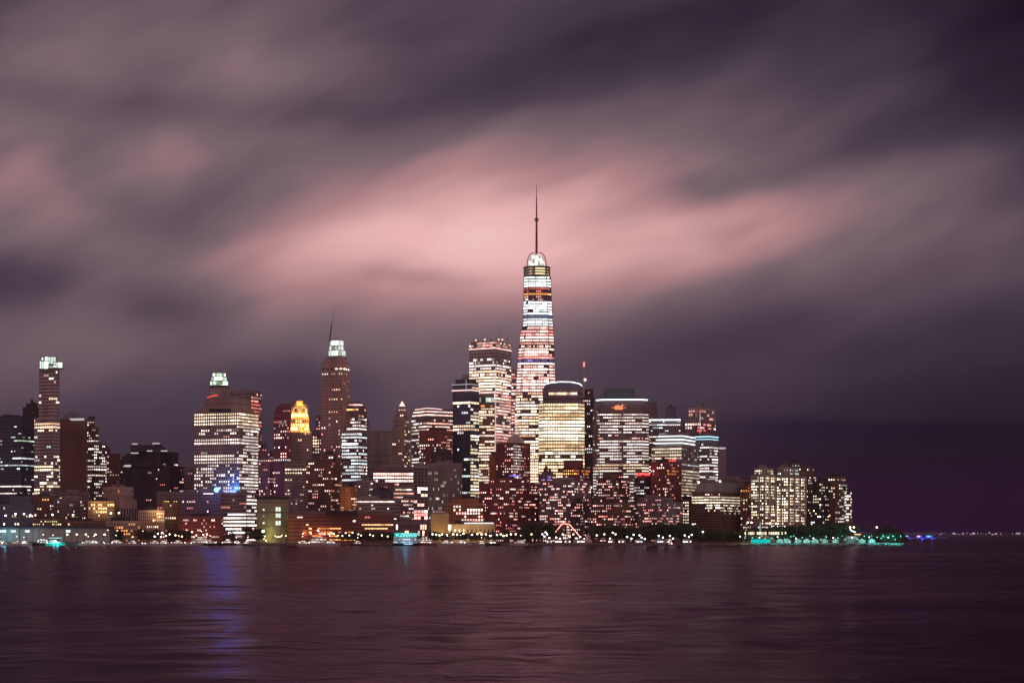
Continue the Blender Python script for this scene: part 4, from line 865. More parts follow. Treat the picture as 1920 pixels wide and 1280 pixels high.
# grey-green ventilation building
b = building('ventilation_building', 'windowless grey-green block with an overhanging black roof and yellow-lit base', 2440, [dict(x0=481, xm=509, x1=541, yt=935, plant=False)], a=36, solid=True, wall='olive', noplant=True)
P = poly_corner(479, 509, 543, 2438, math.radians(36)); prism_part(b, 'overhanging_roof', P, Z_(935, 2440)+.6, Z_(930, 2440), WALL['dark'])
P = poly_corner(481, 509, 541, 2440, math.radians(36))
def on_face(P, i, u, z, d):
    a_, b_ = Vector(P[i]), Vector(P[(i+1) % 4]); e = (b_-a_); nn = Vector((e.y, -e.x)).normalized(); p = a_.lerp(b_, u)+nn*d; return (p.x, p.y, z)
def plate(mb, P, i, u0, u1, z0, z1, d=.08, col=None):
    mb.quad(on_face(P, i, u0, z0, d), on_face(P, i, u1, z0, d), on_face(P, i, u1, z1, d), on_face(P, i, u0, z1, d), 0, col)
for y in (954, 966, 980):
    f = MB()
    for u0, u1 in ((.24, .37), (.40, .53)):
        s = .55; plate(f, P, 0, u0, u1, Z_(y+4, 2450), Z_(y-4, 2450), .12, (.8*s, 1*s, .85*s, 1))
    f.build('window', LIT, b)
for y, s in ((955, .6), (967, .15), (980, .7)):
    f = MB(); plate(f, P, 3, .42, .54, Z_(y+1.5, 2440), Z_(y-1.5, 2440), .12, (s, .95*s, .8*s, 1)); f.build('window', LIT, b)
f = MB()
for z in (Z_(986, 2440), Z_(960, 2440), Z_(942, 2440)):
    for i in (3, 0):
        f.quad(on_face(P, i, 0, z, .15), on_face(P, i, 1, z, .15), on_face(P, i, 1, z+.5, .15), on_face(P, i, 0, z+.5, .15))
f.build('wall_joint', WALL['dark'], b)
glow_lamp(b, 'base_lamp', at(497, 1004, 2425), (.85, .75, .2), 17000, 2); glow_lamp(b, 'base_lamp', at(522, 1004, 2425), (.85, .75, .2), 14000, 2)
mb = MB(); A = [at(515, 1003, 2432), at(518, 1006, 2432), at(521, 1006.5, 2432), at(522, 1004.5, 2432), at(524, 1006.5, 2432), at(528, 1004.5, 2432), at(529, 1002, 2432)]; mb.path(A, .55, 6); mb.build('entrance_light', emis('lamp_yellow', (1, .95, .55), 2.2), b)
# glass-striped block below the beige tower
b = building('office_building', 'plum banded office block with large bright white windows beside the grey-green block', 2500, [dict(x0=414, xm=462, x1=484, yt=924)], a=20,
    **off(.35, .4, 'white', 1., wall='mauve', glass='plum', fh=7., bw=5, wh=.5, ww=.9, bands=[(924, 962, .1, .12, 'pink', .7, 0, 462), (962, 1000, 1, 1, 'white', 1.3, 424, 452), (962, 2000, .0, .3, 'white', 1.0, 0, 462), (0, 2000, .2, .6, 'white', 1.1)]))
b = building('bank_building', 'long dark navy-roofed block with a blue floodlight, left of the plum banded office', 2560, [dict(x0=296, xm=None, x1=420, yt=922)], depth=40,
    **res(.12, 'pink', .8, wall='mauve', glass='dark', fh=6, bw=4.2, bands=[(922, 938, 0, 0, 'pink', 1), (0, 2000, .05, .14, 'pink', .9)]))
# the blue floodlight on its roof parapet
x, y, z = at(406, 918, 2552); mb = MB(); mb.tube((x, y, Z_(922, 2552)-1), (x, y, z-1.5), .5, n=6); mb.build('floodlight_post', DARKM, b)
mb = MB(); mb.ball((x, y, z), 3.3, n=12, m=8); mb.build('blue_floodlight', emis('flood_blue', (.08, .34, 1), 9.), b); glow_lamp(b, 'flood_glow', (x+2, y-5, z), (.02, .15, 1), 11000, 3)
glow_lamp(b, 'flood_glow', at(438, 921, 2728), (.04, .25, 1), 60000, 2); glow_lamp(b, 'flood_glow', at(432, 912, 2640), (.03, .2, 1), 22000, 4)
strip_light(b, 'parapet_light', [at(381, 925, 2556), at(400, 925, 2556)], .45, E_WHITE)
b = building('apartment_building', 'low red-lit brick block in front of the navy-roofed block', 2480, [dict(x0=336, xm=None, x1=418, yt=968)], **res(.2, 'red', 1.1, wall='brick', glass='red', fh=6.5, bw=3.8, bands=[(0, 985, 0, .3, 'white', .9, 336, 370), (0, 2000, 0, .22, 'pink', 1.)]))
glow_lamp(b, 'facade_lamp', at(350, 1003, 2462), (1, .16, .12), 4500, 3); glow_lamp(b, 'facade_lamp', at(385, 1003, 2462), (1, .16, .12), 3000, 3)
b = building('apartment_building', 'narrow dim brown block with yellow lamps along its roof, left of the red-lit block', 2500, [dict(x0=306, xm=None, x1=338, yt=941)], **res(.1, 'warm', .8, wall='brown', fh=5.8, bw=3.8))
mb = MB()
for px in (309, 313, 316, 327, 331): mb.ball(at(px, 939.5, 2497), .7)
mb.build('roof_lamp', E_GOLD, b)
b = building('apartment_building', 'cream gridded building with a golden lit corner, behind the moored yachts at left', 2490, [dict(x0=260, xm=None, x1=308, yt=956)], **res(.18, 'warm', 1., wall='cream', glass='gold', fh=6, bw=3.8, ww=.45, bands=[(962, 978, 0, .95, 'gold', 1.6, 284, 309), (984, 990, 0, .7, 'cream', 1.2, 262, 296), (0, 2000, 0, .04, 'warm', 1)]))
glow_lamp(b, 'facade_lamp', at(296, 958, 2478), (1, .6, .25), 8000, 2)
building('stepped_building', 'cream stone building with tall dark window bays and a stepped arcade top', 2520,
    [dict(x0=192, xm=225, x1=256, yt=936, plant=False, fh=34, wh=.8, bw=6.5, ww=.5), dict(x0=194, xm=225, x1=250, yt=912, yb=936, fh=11, wh=.6, bw=6, ww=.35, bands=[(0, 2000, 0, .12, 'orange', .9)])], a=35, wall='beige', glass='dark', bands=[(0, 2000, 0, .0, 'warm', 1)], dep=(.3, .6))
b = building('apartment_building', 'ochre stone building with two rows of glowing amber windows at left', 2480, [dict(x0=166, xm=None, x1=214, yt=939)], **res(.15, 'gold', 1.3, wall='tan', glass='gold', fh=6.8, bw=4.4, bands=[(942, 952, 0, .5, 'gold', 1.2), (952, 961, 0, .85, 'gold', 1.5, 174, 202), (0, 2000, 0, .12, 'warm', 1)]))
glow_lamp(b, 'facade_lamp', at(188, 948, 2465), (1, .55, .2), 9000, 2)
building('apartment_building', 'small cream annex with orange windows below the stepped arcade building', 2450, [dict(x0=200, xm=None, x1=262, yt=976)], **res(.3, 'orange', 1.2, wall='cream', fh=6, bw=4.5))
building('office_building', 'flat dark block with a black parapet and white ribbon light below the windowless tower', 2600, [dict(x0=112, xm=None, x1=166, yt=922)], **res(.2, 'cream', .9, wall='mauve', fh=6, bw=5, bands=[(922, 926, 0, .6, 'white', .6), (0, 2000, 0, .14, 'cream', 1.)]))
building('apartment_building', 'grey-brown block with four bright window squares at the left foot of the windowless tower', 2500, [dict(x0=100, xm=130, x1=170, yt=934)], a=30, **res(.25, 'warm', 1.1, wall='mauve', fh=6, bw=5, bands=[(934, 946, 0, .7, 'cream', 1.2, 104, 122), (966, 985, 0, .6, 'gold', 1.2, 118, 158), (0, 2000, 0, .08, 'pink', .9)]))
building('apartment_building', 'low dark building with a warm orange window strip under the slender stacked tower', 2550, [dict(x0=60, xm=None, x1=106, yt=930)], **res(.15, 'warm', 1., wall='brown', fh=6, bw=4.5, bands=[(930, 940, 0, .9, 'orange', 1.2, 68, 92), (0, 2000, 0, .1, 'warm', .9)]))
building('warehouse', 'wide dark warehouse with pale yellow windows behind the pier shed', 2470, [dict(x0=-20, xm=None, x1=62, yt=945, plant=False), dict(x0=20, xm=None, x1=58, yt=930, yb=945)], **res(.08, 'cream', .9, wall='bluegrey', glass='blue', fh=7, bw=5, bands=[(966, 984, 0, .4, 'cream', 1.2, 10, 60), (0, 2000, 0, .07, 'cool', .8)]))
building('warehouse', 'low brown warehouse with a string of small yellow lights on its roof edge', 2440, [dict(x0=62, xm=None, x1=118, yt=972)], **res(.2, 'yellow', 1., wall='brown', fh=5, bw=3.4, bands=[(975, 985, 0, .5, 'yellow', .9)]))
building('warehouse', 'low pink-lit sheds right of the brown warehouse', 2445, [dict(x0=118, xm=None, x1=202, yt=976)], **res(.2, 'pink', .8, wall='brown', fh=6, bw=3.4, bands=[(976, 2000, 0, .35, 'pink', .9)]))
# orange-lit brick block and museum
building('brick_block', 'orange brick block with large bright windows in a step pattern', 2520, [dict(x0=834, xm=None, x1=906, yt=942, plant=False), dict(x0=846, xm=None, x1=898, yt=934, yb=942, solid=True)], **res(.5, 'white', 1.4, wall='orange', glass='gold', fh=6.6, bw=5.2, wh=.62, ww=.6, bands=[(0, 952, 0, .08, 'white', 1), (952, 2000, 0, .72, 'pink', 1.5, 850, 902), (952, 2000, 0, .15, 'orange', 1.2)]))
b = building('pyramid_roofed_hall', 'tan blank-walled hall with a low white pyramid roof', 2470, [dict(x0=808, xm=None, x1=842, yt=962)], solid=True, wall='tan', noplant=True)
P = poly_front(808, 840, 2470, 24); prism_part(b, 'pyramid_roof', P, Z_(962, 2470)+.6, Z_(956, 2470), WALL['pale'], inset(P, -14))
glow_lamp(b, 'facade_lamp', at(826, 1000, 2455), (1, .6, .2), 9000, 2)
b = building('museum', 'low tan museum wing with a row of white lights along its roof', 2460, [dict(x0=842, xm=None, x1=928, yt=982)], **res(.1, 'cream', 1.2, wall='tan', glass='gold', fh=12, bw=8, wh=.6, ww=.35, bands=[(0, 2000, 0, .2, 'cream', 1.4)]))
mb = MB()
for k in range(19): x, y, z = at(872+k*2.9, 980.2, 2457); mb.box((x, y, z), (1.2, .6, 1.5))
mb.build('roof_lamp', E_WHITE, b); mb = MB(); mb.box((X_(843, 2450), 2450, Z_(988, 2450)), (4, 1.2, 7)); mb.build('entrance_light', emis('entrance_white', (1, .9, .6), 2.), b)
mb = MB(); mb.box((X_(843, 2452), 2452, (Z_(993, 2450)+GZ)/2), (3, 1, Z_(993, 2450)-GZ)); mb.build('entrance_pylon', WALL['pale'], b)
for px in (852, 872, 900): glow_lamp(b, 'facade_lamp', at(px, 1000, 2444), (1, .68, .35), 7000, 2)
building('apartment_building', 'dark blank block right of the orange brick block', 2530, [dict(x0=906, xm=None, x1=928, yt=940)], **res(.2, 'white', 1.2, wall='brown', glass='red', bands=[(945, 975, 0, .9, 'white', 1.3, 906, 913), (0, 2000, 0, .02, 'white', 1)]))
# ------------------------------------------------------------------ ground and quay
def struct(name, mb, m):
    o = mb.build(name, m); o['kind'] = 'structure'; return o
tipx = X_(1692, 2345)
edge = [(-900, 2345), (X_(205, 2345), 2345), (X_(206, 2345), 2352), (X_(560, 2350), 2350), (X_(730, 2350), 2350), (X_(1120, 2350), 2350), (X_(1300, 2342), 2342), (X_(1560, 2350), 2350), (tipx-25, 2350), (tipx-6, 2356), (tipx, 2368), (tipx+2, 2395), (tipx-14, 2460), (tipx-30, 2600), (tipx-55, 3000), (tipx-140, 3600), (tipx-300, 4600), (-1400, 4600), (-1400, 2345)]
mb = MB(); mb.prism(edge, -4, GZ); struct('ground', mb, mat('paved_ground', (.13, .115, .11), .9, vscale=.02))
qs = MB()
for (a, b_) in zip(edge[:13], edge[1:14]):
    e = Vector(b_)-Vector(a); L = e.length; e.normalize(); nn = Vector((e.y, -e.x)); n = max(1, int(L/12))
    for k in range(n):
        p = Vector(a)+e*(L*(k+.5)/n); qs.box((p.x+nn.x*.35, p.y+nn.y*.35, 1.35), (L/n-.25, .7, 3.1), math.atan2(e.y, e.x))
struct('quay_wall', qs, mat('quay_stone', (.20, .16, .15), .85, vscale=.1))
mb = MB(); rail_n = 0
for (a, b_) in zip(edge[2:9], edge[3:10]):
    e = Vector(b_)-Vector(a); L = e.length; e.normalize(); n = int(L/5)
    for z in (GZ+.6, GZ+1.1): mb.tube((a[0]+.2, a[1]+.5, z), (b_[0], b_[1]+.5, z), .06, n=4)
    for k in range(n): p = Vector(a)+e*(k*5); mb.box((p.x, p.y+.5, GZ+.6), (.12, .12, 1.2))
o = mb.build('esplanade_railing', DARKM); tagm(o, 'long thin metal railing along the top of the esplanade quay wall', 'railing')
# rocks in front of the park at the right end
mb = MB(); rr = random.Random(4)
for k in range(520):
    px = rr.uniform(1378, 1694); y = 2338+rr.uniform(-1, 8) if px < 1680 else 2350+rr.uniform(-4, 4)
    r = rr.uniform(.7, 1.8); c = (X_(px, y), y, rr.uniform(-.2, 2.0)); n0 = len(mb.v); mb.ball(c, r, sz=.7, n=6, m=4)
    for i in range(n0, len(mb.v)): v = mb.v[i]; f = 1+.25*mnoise.noise(Vector(v)*.9); mb.v[i] = (c[0]+(v[0]-c[0])*f, c[1]+(v[1]-c[1])*f, c[2]+(v[2]-c[2])*f)
o = mb.build('shore_rocks', mat('rock', (.22, .21, .20), .9, vscale=.5), kind='stuff'); o['label'] = 'band of grey rocks along the water in front of the teal-lit park'; o['category'] = 'rocks'

# ------------------------------------------------------------------ trees
ORD = ['first', 'second', 'third', 'fourth', 'fifth', 'sixth', 'seventh', 'eighth', 'ninth', 'tenth', 'eleventh', 'twelfth', '13th', '14th', '15th', '16th', '17th', '18th', '19th', '20th', '21st', '22nd', '23rd', '24th', '25th', '26th', '27th', '28th', '29th', '30th', '31st', '32nd', '33rd', '34th']
def label_in_order(label, k, n):
    if n == 1: return label
    return label+(', leftmost' if k == 0 else ', rightmost' if k == n-1 else ', %s from the left' % ORD[k])
LEAF = mat('foliage', (.055, .07, .035), .8, var=.5, vscale=.6); BARK = mat('bark', (.10, .07, .05), .9)
def tree_proto(seed, h, w_, squat=1.):
    r = random.Random(seed); root = bpy.data.objects.new('tree', None); COL.objects.link(root)
    tr = MB(); th = h*.38; tr.tube((0, 0, -.3), (.1, .05, th), .32, .2, 7); tips = []
    for k in range(6):
        a = k*1.05+r.uniform(-.3, .3); l = w_*r.uniform(.22, .38); z0 = th*r.uniform(.7, 1.); e = (math.cos(a)*l, math.sin(a)*l, z0+h*r.uniform(.15, .38))
        tr.tube((.1, .05, z0), e, .16, .06, 5); tips.append(e)
    tr.tube((.1, .05, th), (0, 0, h*.8), .2, .06, 5)
    tr.build('trunk', BARK, root)
    cr = MB()
    for k in range(46):
        a = r.uniform(0, 6.283); u = r.uniform(-.9, 1); rad = math.sqrt(max(0, 1-u*u*.8))*r.uniform(.45, 1)
        c = Vector((math.cos(a)*rad*w_*.5, math.sin(a)*rad*w_*.5, h*.62+u*h*.33*squat)); cs = w_*r.uniform(.09, .17)
        for q in range(22):
            d = Vector((r.gauss(0, 1), r.gauss(0, 1), r.gauss(0, .8))).normalized()*cs*r.uniform(.4, 1.1); p = c+d; s = r.uniform(.28, .6)
            n_ = Vector((r.gauss(0, 1), r.gauss(0, 1), r.gauss(0, 1))).normalized(); u_ = n_.orthogonal().normalized()*s; v_ = n_.cross(u_)
            cr.quad(tuple(p-u_), tuple(p-v_*.6), tuple(p+u_), tuple(p+v_*.6))
    cr.build('crown', LEAF, root); return root
def copy_tree(o, parent=None):
    c = o.copy(); COL.objects.link(c); c.parent = parent
    for ch in list(o.children): copy_tree(ch, c)
    return c
def copy_thing(o, loc, label, cat, group=None, rz=0., s=1.):
    c = copy_tree(o); c.location = loc; c.rotation_euler = (0, 0, rz); c.scale = (s, s, s) if not isinstance(s, tuple) else s
    c['label'] = label; c['category'] = cat
    if group: c['group'] = group
    elif 'group' in c: del c['group']
    return c
protos = [tree_proto(1, 12, 11), tree_proto(2, 14, 13), tree_proto(3, 10, 10, .9), tree_proto(4, 13, 10), tree_proto(5, 9, 12, .8)]
rt = random.Random(21)
CL = [ # px0, px1, top py, depth range, count, label
 (198, 226, 993, (2425, 2440), 4, 'round dark tree at the right end of the pier shed', 'trees beside the pier shed'),
 (258, 292, 992, (2425, 2445), 5, 'dark tree before the cream gridded building', 'trees in front of the cream gridded building'),
 (322, 352, 992, (2420, 2440), 5, 'dark tree at the foot of the red-lit brick block', 'trees in front of the red-lit brick block'),
 (432, 446, 994, (2400, 2410), 1, 'small round tree before the bright ground-floor windows of the plum office', None),
 (466, 486, 990, (2410, 2430), 4, 'brown-lit tree just left of the yellow-lit grey-green block', 'trees left of the grey-green block'),
 (640, 735, 997, (2362, 2400), 22, 'dark tree in the dense clump left of the cyan-signed boat', 'trees in the clump left of the cyan-signed boat'),
 (806, 930, 997, (2385, 2430), 16, 'low dark tree in front of the museum', 'trees in front of the museum'),
 (935, 985, 996, (2385, 2420), 8, 'dark tree below the wide dark red apartment block', 'trees below the dark red apartment block'),
 (988, 1042, 981, (2400, 2430), 11, 'tall dark tree left of the red neon outline', 'trees in the clump left of the red neon outline'),
 (1112, 1160, 984, (2400, 2430), 9, 'tall dark tree right of the red neon outline', 'trees in the clump right of the red neon outline'),
 (1160, 1225, 987, (2400, 2440), 12, 'dark tree in front of the long brown apartment block', 'trees before the long brown apartment block'),
 (1225, 1300, 981, (2400, 2440), 16, 'tall dark tree at the foot of the wide low apartment block', 'trees at the foot of the wide low apartment block'),
 (1300, 1395, 993, (2400, 2450), 16, 'low dark tree along the foot of the broad brown office block', 'trees below the broad brown office block'),
 (1396, 1440, 989, (2420, 2450), 6, 'dark tree behind the peaked park pavilions', 'trees behind the peaked pavilions'),
 (1440, 1525, 986, (2410, 2450), 14, 'dark tree at the foot of the condominium group', 'trees at the foot of the condominium group'),
 (1525, 1600, 981, (2410, 2450), 15, 'tall dark tree at the foot of the last condominium', 'trees at the foot of the last condominium'),
 (1600, 1690, 999, (2365, 2410), 16, 'low tree on the teal-lit tip of the park', 'trees on the teal-lit tip of the park'),
 (1390, 1600, 1001, (2368, 2395), 24, 'small teal-lit tree along the park waterfront', 'small trees along the teal-lit waterfront'),
]
for (x0, x1, py, (ya, yb), n, lab, grp) in CL:
    for k in range(n):
        y = rt.uniform(ya, yb); px = x0+(x1-x0)*(k+.5+rt.uniform(-.45, .45))/n; p = rt.choice(protos)
        top = Z_(py+rt.uniform(-1, 4)-(0 if 0 else 0), y)-GZ; hp = {0: 12, 1: 14, 2: 10, 3: 13, 4: 9}[protos.index(p)]
        s = max(.35, top/(hp*.97)); copy_thing(p, (X_(px, y), y, GZ), label_in_order(lab, k, n), 'tree', grp, rt.uniform(0, 6.28), (s*rt.uniform(.9, 1.25), s*rt.uniform(.9, 1.2), s))
for p in protos:
    for ch in list(p.children): bpy.data.objects.remove(ch)
    bpy.data.objects.remove(p)

# ------------------------------------------------------------------ street lamps
def street_lamp(px, py, Y, material, r, label, grp, name='street_lamp', cat='street lamp'):
    x, y, z = at(px, py, Y); h = z-GZ
    root = thing(name, label, cat, (x, y, GZ), grp)
    if 'pm' not in LP: 
        m = MB(); m.tube((0, 0, 0), (0, 0, 1), .18, .10, 6); m.box((0, 0, .02), (.6, .6, .04)); LP['pm'] = m.mesh('post', [DARKM])
        m = MB(); m.tube((0, 0, -.2), (0, 0, .35), 1., .2, 8); LP['cm'] = m.mesh('lamp_cap', [DARKM])
    k = ('b', material.name)
    if k not in LP:
        m = MB(); m.ball((0, 0, 0), 1., sz=.9, n=10, m=7); LP[k] = m.mesh('bulb', [material])
    for nm, me, lz, sc_ in (('post', LP['pm'], 0, (1, 1, max(.5, h-r*.8))), ('bulb', LP[k], h, (r, r, r)), ('lamp_cap', LP['cm'], h+r*1.0, (r*.7, r*.7, r*.7))):
        o = bpy.data.objects.new(nm, me); COL.objects.link(o); o.parent = root; o.location = (0, 0, lz); o.scale = sc_
    return root
LP = {}
LW = emis('bulb_warm', (1, .74, .52), 10.); LC = emis('bulb_cool', (.85, .97, 1), 8.); LY = emis('bulb_yellow', (1, .95, .5), 3.2); LR = emis('bulb_red', (1, .3, .2), 7.); LT = emis('bulb_teal', (.3, 1, .85), 2.0)
for px, py in [(10.5, 966), (29, 963), (45, 963), (57, 965.5), (98, 964.5), (137, 965), (208, 961.5), (223, 961)]:
    street_lamp(px, py, 2432, LC if px < 60 else LW, 1.15, 'tall floodlight mast behind the pier shed', 'floodlight masts behind the pier shed', 'floodlight_mast', 'light mast')
for px in (126, 144, 161, 179, 196):
    street_lamp(px, 1001.5, 2352, LW, 1.0, 'white globe lamp on the quay in front of the pier shed', 'quay lamps in front of the pier shed')
for px, py in [(296, 1000), (304, 998), (290, 1005), (302, 1006), (311, 1004), (318, 1001), (329, 1003), (341, 1005), (360, 997), (368, 1003), (381, 1002), (388, 1001)]:
    street_lamp(px, py, 2362, LW, .85, 'white quay lamp behind the moored boats at left', 'quay lamps behind the moored boats at left')
street_lamp(493.5, 995.5, 2400, emis('bulb_bright', (1, 1, .7), 5.), 1.9, 'tall bright lamp glowing yellow-white in front of the grey-green block', None)
for px, py in [(497, 1005), (495, 1010), (499, 1013), (536, 1004)]:
    street_lamp(px, py, 2358, LY, .9, 'low yellow-green lamp at the base of the grey-green block', 'low lamps at the base of the grey-green block')
for px, py in [(568, 1000), (583, 1000), (596, 994), (609, 1001), (617, 1001), (626, 1000), (634, 1003)]:
    street_lamp(px, py, 2380, LR if px < 620 else LW, 1.2 if px == 596 else .9, 'street lamp along the long maroon hall', 'lamps along the maroon hall')
for px, py in [(642, 1004), (648, 998.5), (655, 1003), (661, 998), (672, 1001), (677, 1003), (694, 1001.5), (700, 1004), (716, 1003), (727, 1005)]:
    street_lamp(px, py, 2358, LW, .75, 'warm lamp among trees left of the cyan-signed boat', 'lamps among the trees left of the cyan-signed boat')
for px, py in [(811, 1001), (818, 1001.5), (824, 1003), (829, 1001), (838, 1002), (850, 1001), (857, 1001.5), (869, 1000), (885, 1002), (895, 1000.5), (903, 1001.5), (911, 1001), (919, 1004), (932, 1002), (939, 1001), (944, 1004), (950, 1003), (958, 1001), (967, 1001)]:
    street_lamp(px, py, 2372, LW, .95, 'warm globe lamp on the esplanade in front of the museum', 'esplanade lamps in front of the museum')
street_lamp(996.5, 1001, 2372, LY, 1.2, 'yellow lamp under the tall tree clump left of the red neon outline', None)
for px, py in [(1017, 1001), (1023, 997.5), (1026, 1001), (1021, 1005), (1030, 1008), (1055, 1001), (1075, 1001), (1043, 1007), (1050, 1009), (1062, 1011), (1068, 1006), (1081, 1009), (1088, 1006), (1095, 1010)]:
    street_lamp(px, py, 2368, LC if px < 1032 else LW, .9, 'white lamp at the park below the red neon outline', 'lamps at the park below the red neon outline')
for px, py in [(1119, 1003), (1133, 1001), (1149, 998), (1154, 1001), (1144, 1009), (1148, 1011), (1176, 1006), (1184, 1009), (1199, 1003), (1203, 1007), (1209, 1010), (1188, 1002), (1235, 1004), (1243, 1007), (1256, 1004), (1262, 1009), (1284, 1003), (1292, 1006), (1297, 1002)]:
    street_lamp(px, py, 2372, LW if px < 1170 else LC, .9, 'white lamp under the dark trees right of the neon outline', 'lamps under the trees right of the neon outline')
for px, py in [(1318, 996.5), (1402, 979), (1409, 979), (1444, 980.5), (1455, 981), (1594, 988), (1601, 988), (1644, 988)]:
    street_lamp(px, py, 2400, LW, 1.0, 'single white lamp rising above the park trees at right', 'lamps above the park trees at right')
for k in range(26):
    px = 1388+k*11.6+rt.uniform(-3, 3); 
    street_lamp(px, rt.uniform(1003, 1012), 2362, LT if k % 3 else LC, .65, 'low teal lamp on the park waterfront at right', 'low teal lamps on the park waterfront')

# ------------------------------------------------------------------ pier shed with panels and lit signs
b = thing('pier_shed', 'long low grey pier shed with a flat roof at the left waterfront', 'pier shed', (X_(80, 2400), 2400, GZ))
x0, x1 = X_(-60, 2385), X_(206, 2385); zt = Z_(988, 2385)
mb = MB(); mb.box(((x0+x1)/2, 2400, (GZ+zt)/2), (x1-x0, 28, zt-GZ)); mb.build('wall', WALL['bluegrey'], b)
n = 22; pm = None
for k in range(n):
    w_ = (x1-x0)/n
    if pm is None:
        m_ = MB(); m_.box((0, 0, 0), (w_-.8, .4, (zt-GZ)*.82)); pm = m_.mesh('wall_panel', [WALL['concrete']])
    o = bpy.data.objects.new('wall_panel', pm); COL.objects.link(o); o.parent = b; o.matrix_parent_inverse = Matrix.Translation(-Vector(b.location)); o.location = (x0+(k+.5)*w_, 2385.7, GZ+(zt-GZ)*.48)
mb = MB(); mb.box(((x0+x1)/2, 2400, zt+.5), (x1-x0+3, 31, 1.0)); mb.build('roof', WALL['dark'], b)
for a_, c_ in [(-1.5, 2), (3, 11), (20.5, 29), (47, 55), (123.5, 131.5)]:
    m_ = MB(); m_.box((X_((a_+c_)/2, 2384), 2384.6, Z_(995.3, 2384)), ((c_-a_)*2384/F, .5, 2.6)); m_.build('lit_sign', emis('sign_cool', (.75, .95, 1), 1.5), b)
mb = MB()
for k in range(9): mb.box((X_(10+k*22, 2392), 2395, zt+1.6), (3, 3, 1.4))
mb.build('rooftop_plant', WALL['dark'], b)
glow_lamp(b, 'sign_glow', at(10, 998, 2370), (.2, .8, .9), 9000, 2); glow_lamp(b, 'sign_glow', at(60, 998, 2370), (.5, .8, .9), 3000, 2)

# ------------------------------------------------------------------ boats
PAINT = mat('boat_white', (.62, .60, .60), .35, var=.08); PBLUE = mat('boat_navy', (.03, .04, .08), .35, var=.1); PCYAN = mat('boat_cyan', (.05, .55, .52), .35, var=.1); PDARK = mat('boat_dark', (.03, .028, .03), .5, var=.2); PRED = mat('boat_red', (.35, .08, .08), .4)
def hull(mb, L, B, H, z0=0., mi=0, rake=.12, sheer=.5):
    """lofted hull, bow towards +x, local coordinates"""
    st_ = []
    for i in range(9):
        u = i/8; x = -L/2+L*u; wb = B/2*(1-max(0, (u-.55)/.45)**2.2)*(.9 if u < .1 else 1); zt_ = z0+H+sheer*max(0, u-.3)**2*2; xk = x-(rake*L*max(0, u-.6))
        st_.append([(x, -wb, zt_), (xk, -wb*.75, z0-.3), (xk, wb*.75, z0-.3), (x, wb, zt_)])
    for a, b_ in zip(st_[:-1], st_[1:]):
        for k in range(3): mb.quad(a[k], a[k+1], b_[k+1], b_[k], mi)
        mb.quad(a[3], a[0], b_[0], b_[3], mi)
    mb.quad(*st_[0][::-1], mi)
    mb.quad(*st_[-1], mi)
def boat(px, Y, L, kind, hm, label, cat='boat', flip=False, lit=.8, seed=0, name='moored_boat', group=None):
    L *= 1.3 if L < 24 else 1.0
    r = random.Random(seed); root = thing(name, label, cat, (0, 0, 0), group)
    B = L*.28; H = L*.09+.5
    m = MB(); hull(m, L, B, H, sheer=L*.04); m.build('hull', hm, root)
    m = MB(); wn_ = MB(); z = H
    decks = {'sail': [(.35, .5, .9)], 'yacht': [(.6, .8, 1.9), (.34, .65, 1.7)], 'tug': [(.42, .7, 2.6), (.22, .5, 2.4)], 'ferry': [(.86, .92, 2.7), (.8, .88, 2.6), (.4, .6, 2.3)]}[kind]
    off_ = -.06*L
    for (fl, fb, hh) in decks:
        l = L*fl; bb = B*fb; P0 = [(off_-l/2, -bb/2), (off_+l/2, -bb/2), (off_+l/2, bb/2), (off_-l/2, bb/2)]; P1 = [(off_-l/2+.3, -bb/2+.1), (off_+l/2-hh*.5, -bb/2+.1), (off_+l/2-hh*.5, bb/2-.1), (off_-l/2+.3, bb/2-.1)]
        m.prism(P0, z, z+hh, P1); nw = max(2, int(l/2.0))
        for k in range(nw):
            xa = P0[0][0]+l*.04+(l*.84)*(k+.12)/nw; xb = P0[0][0]+l*.04+(l*.84)*(k+.88)/nw; s = lit*r.choice((.15, .5, .9, 1.2))
            for sy in (-1, 1):
                y_ = sy*(bb/2+.02); pts = [(xa, y_, z+hh*.4), (xb, y_, z+hh*.4), (xb, y_-sy*.06, z+hh*.8), (xa, y_-sy*.06, z+hh*.8)]
                wn_.quad(*pts, 0, (1*s, .86*s, .74*s, 1))
        z += hh; m.box((off_, 0, z+.1), (l*.98, bb*1.04, .18)); z += .18; off_ -= L*.03
    m.build('deckhouse', PAINT, root); wn_.build('cabin_windows', LIT, root)
    m = MB(); mh = L*(.95 if kind == 'sail' else .25); m.tube((off_, 0, z-.5), (off_, 0, z+mh), .12, .06, 5)
    if kind == 'sail': m.tube((off_, 0, z+.8), (off_-L*.38, 0, z+.9), .14, n=5)
    else: m.tube((off_-1, 0, z+mh*.6), (off_+1, 0, z+mh*.6), .07, n=4)
    m.build('mast', METAL, root)
    m = MB(); m.ball((off_, 0, z+mh+.1), .4); m.build('masthead_light', LW, root)
    for q in range(2): m = MB(); m.ball((L*r.uniform(-.4, .3), -B*.45, H+r.uniform(.8, 2.2)), .38); m.build('deck_light', r.choice((LW, LC)), root)
    m = MB()
    for k in range(7): m.tube((L*.45-k*L*.12, -B*.42*(1 if k else .4), H), (L*.45-k*L*.12, -B*.42*(1 if k else .4), H+.9), .04, n=3)
    m.tube((L*.46, -B*.2, H+.95), (-L*.3, -B*.44, H+.9), .04, n=3); m.build('railing', METAL, root)
    root.location = (X_(px, Y), Y, 0); root.rotation_euler = (0, 0, (math.pi if flip else 0)+r.uniform(-.25, .25)); return root
b = boat(77, 2333, 17, 'tug', PBLUE, 'dark navy workboat ringed by small white lights, left of the cyan-hulled boat', flip=True, seed=1, name='workboat')
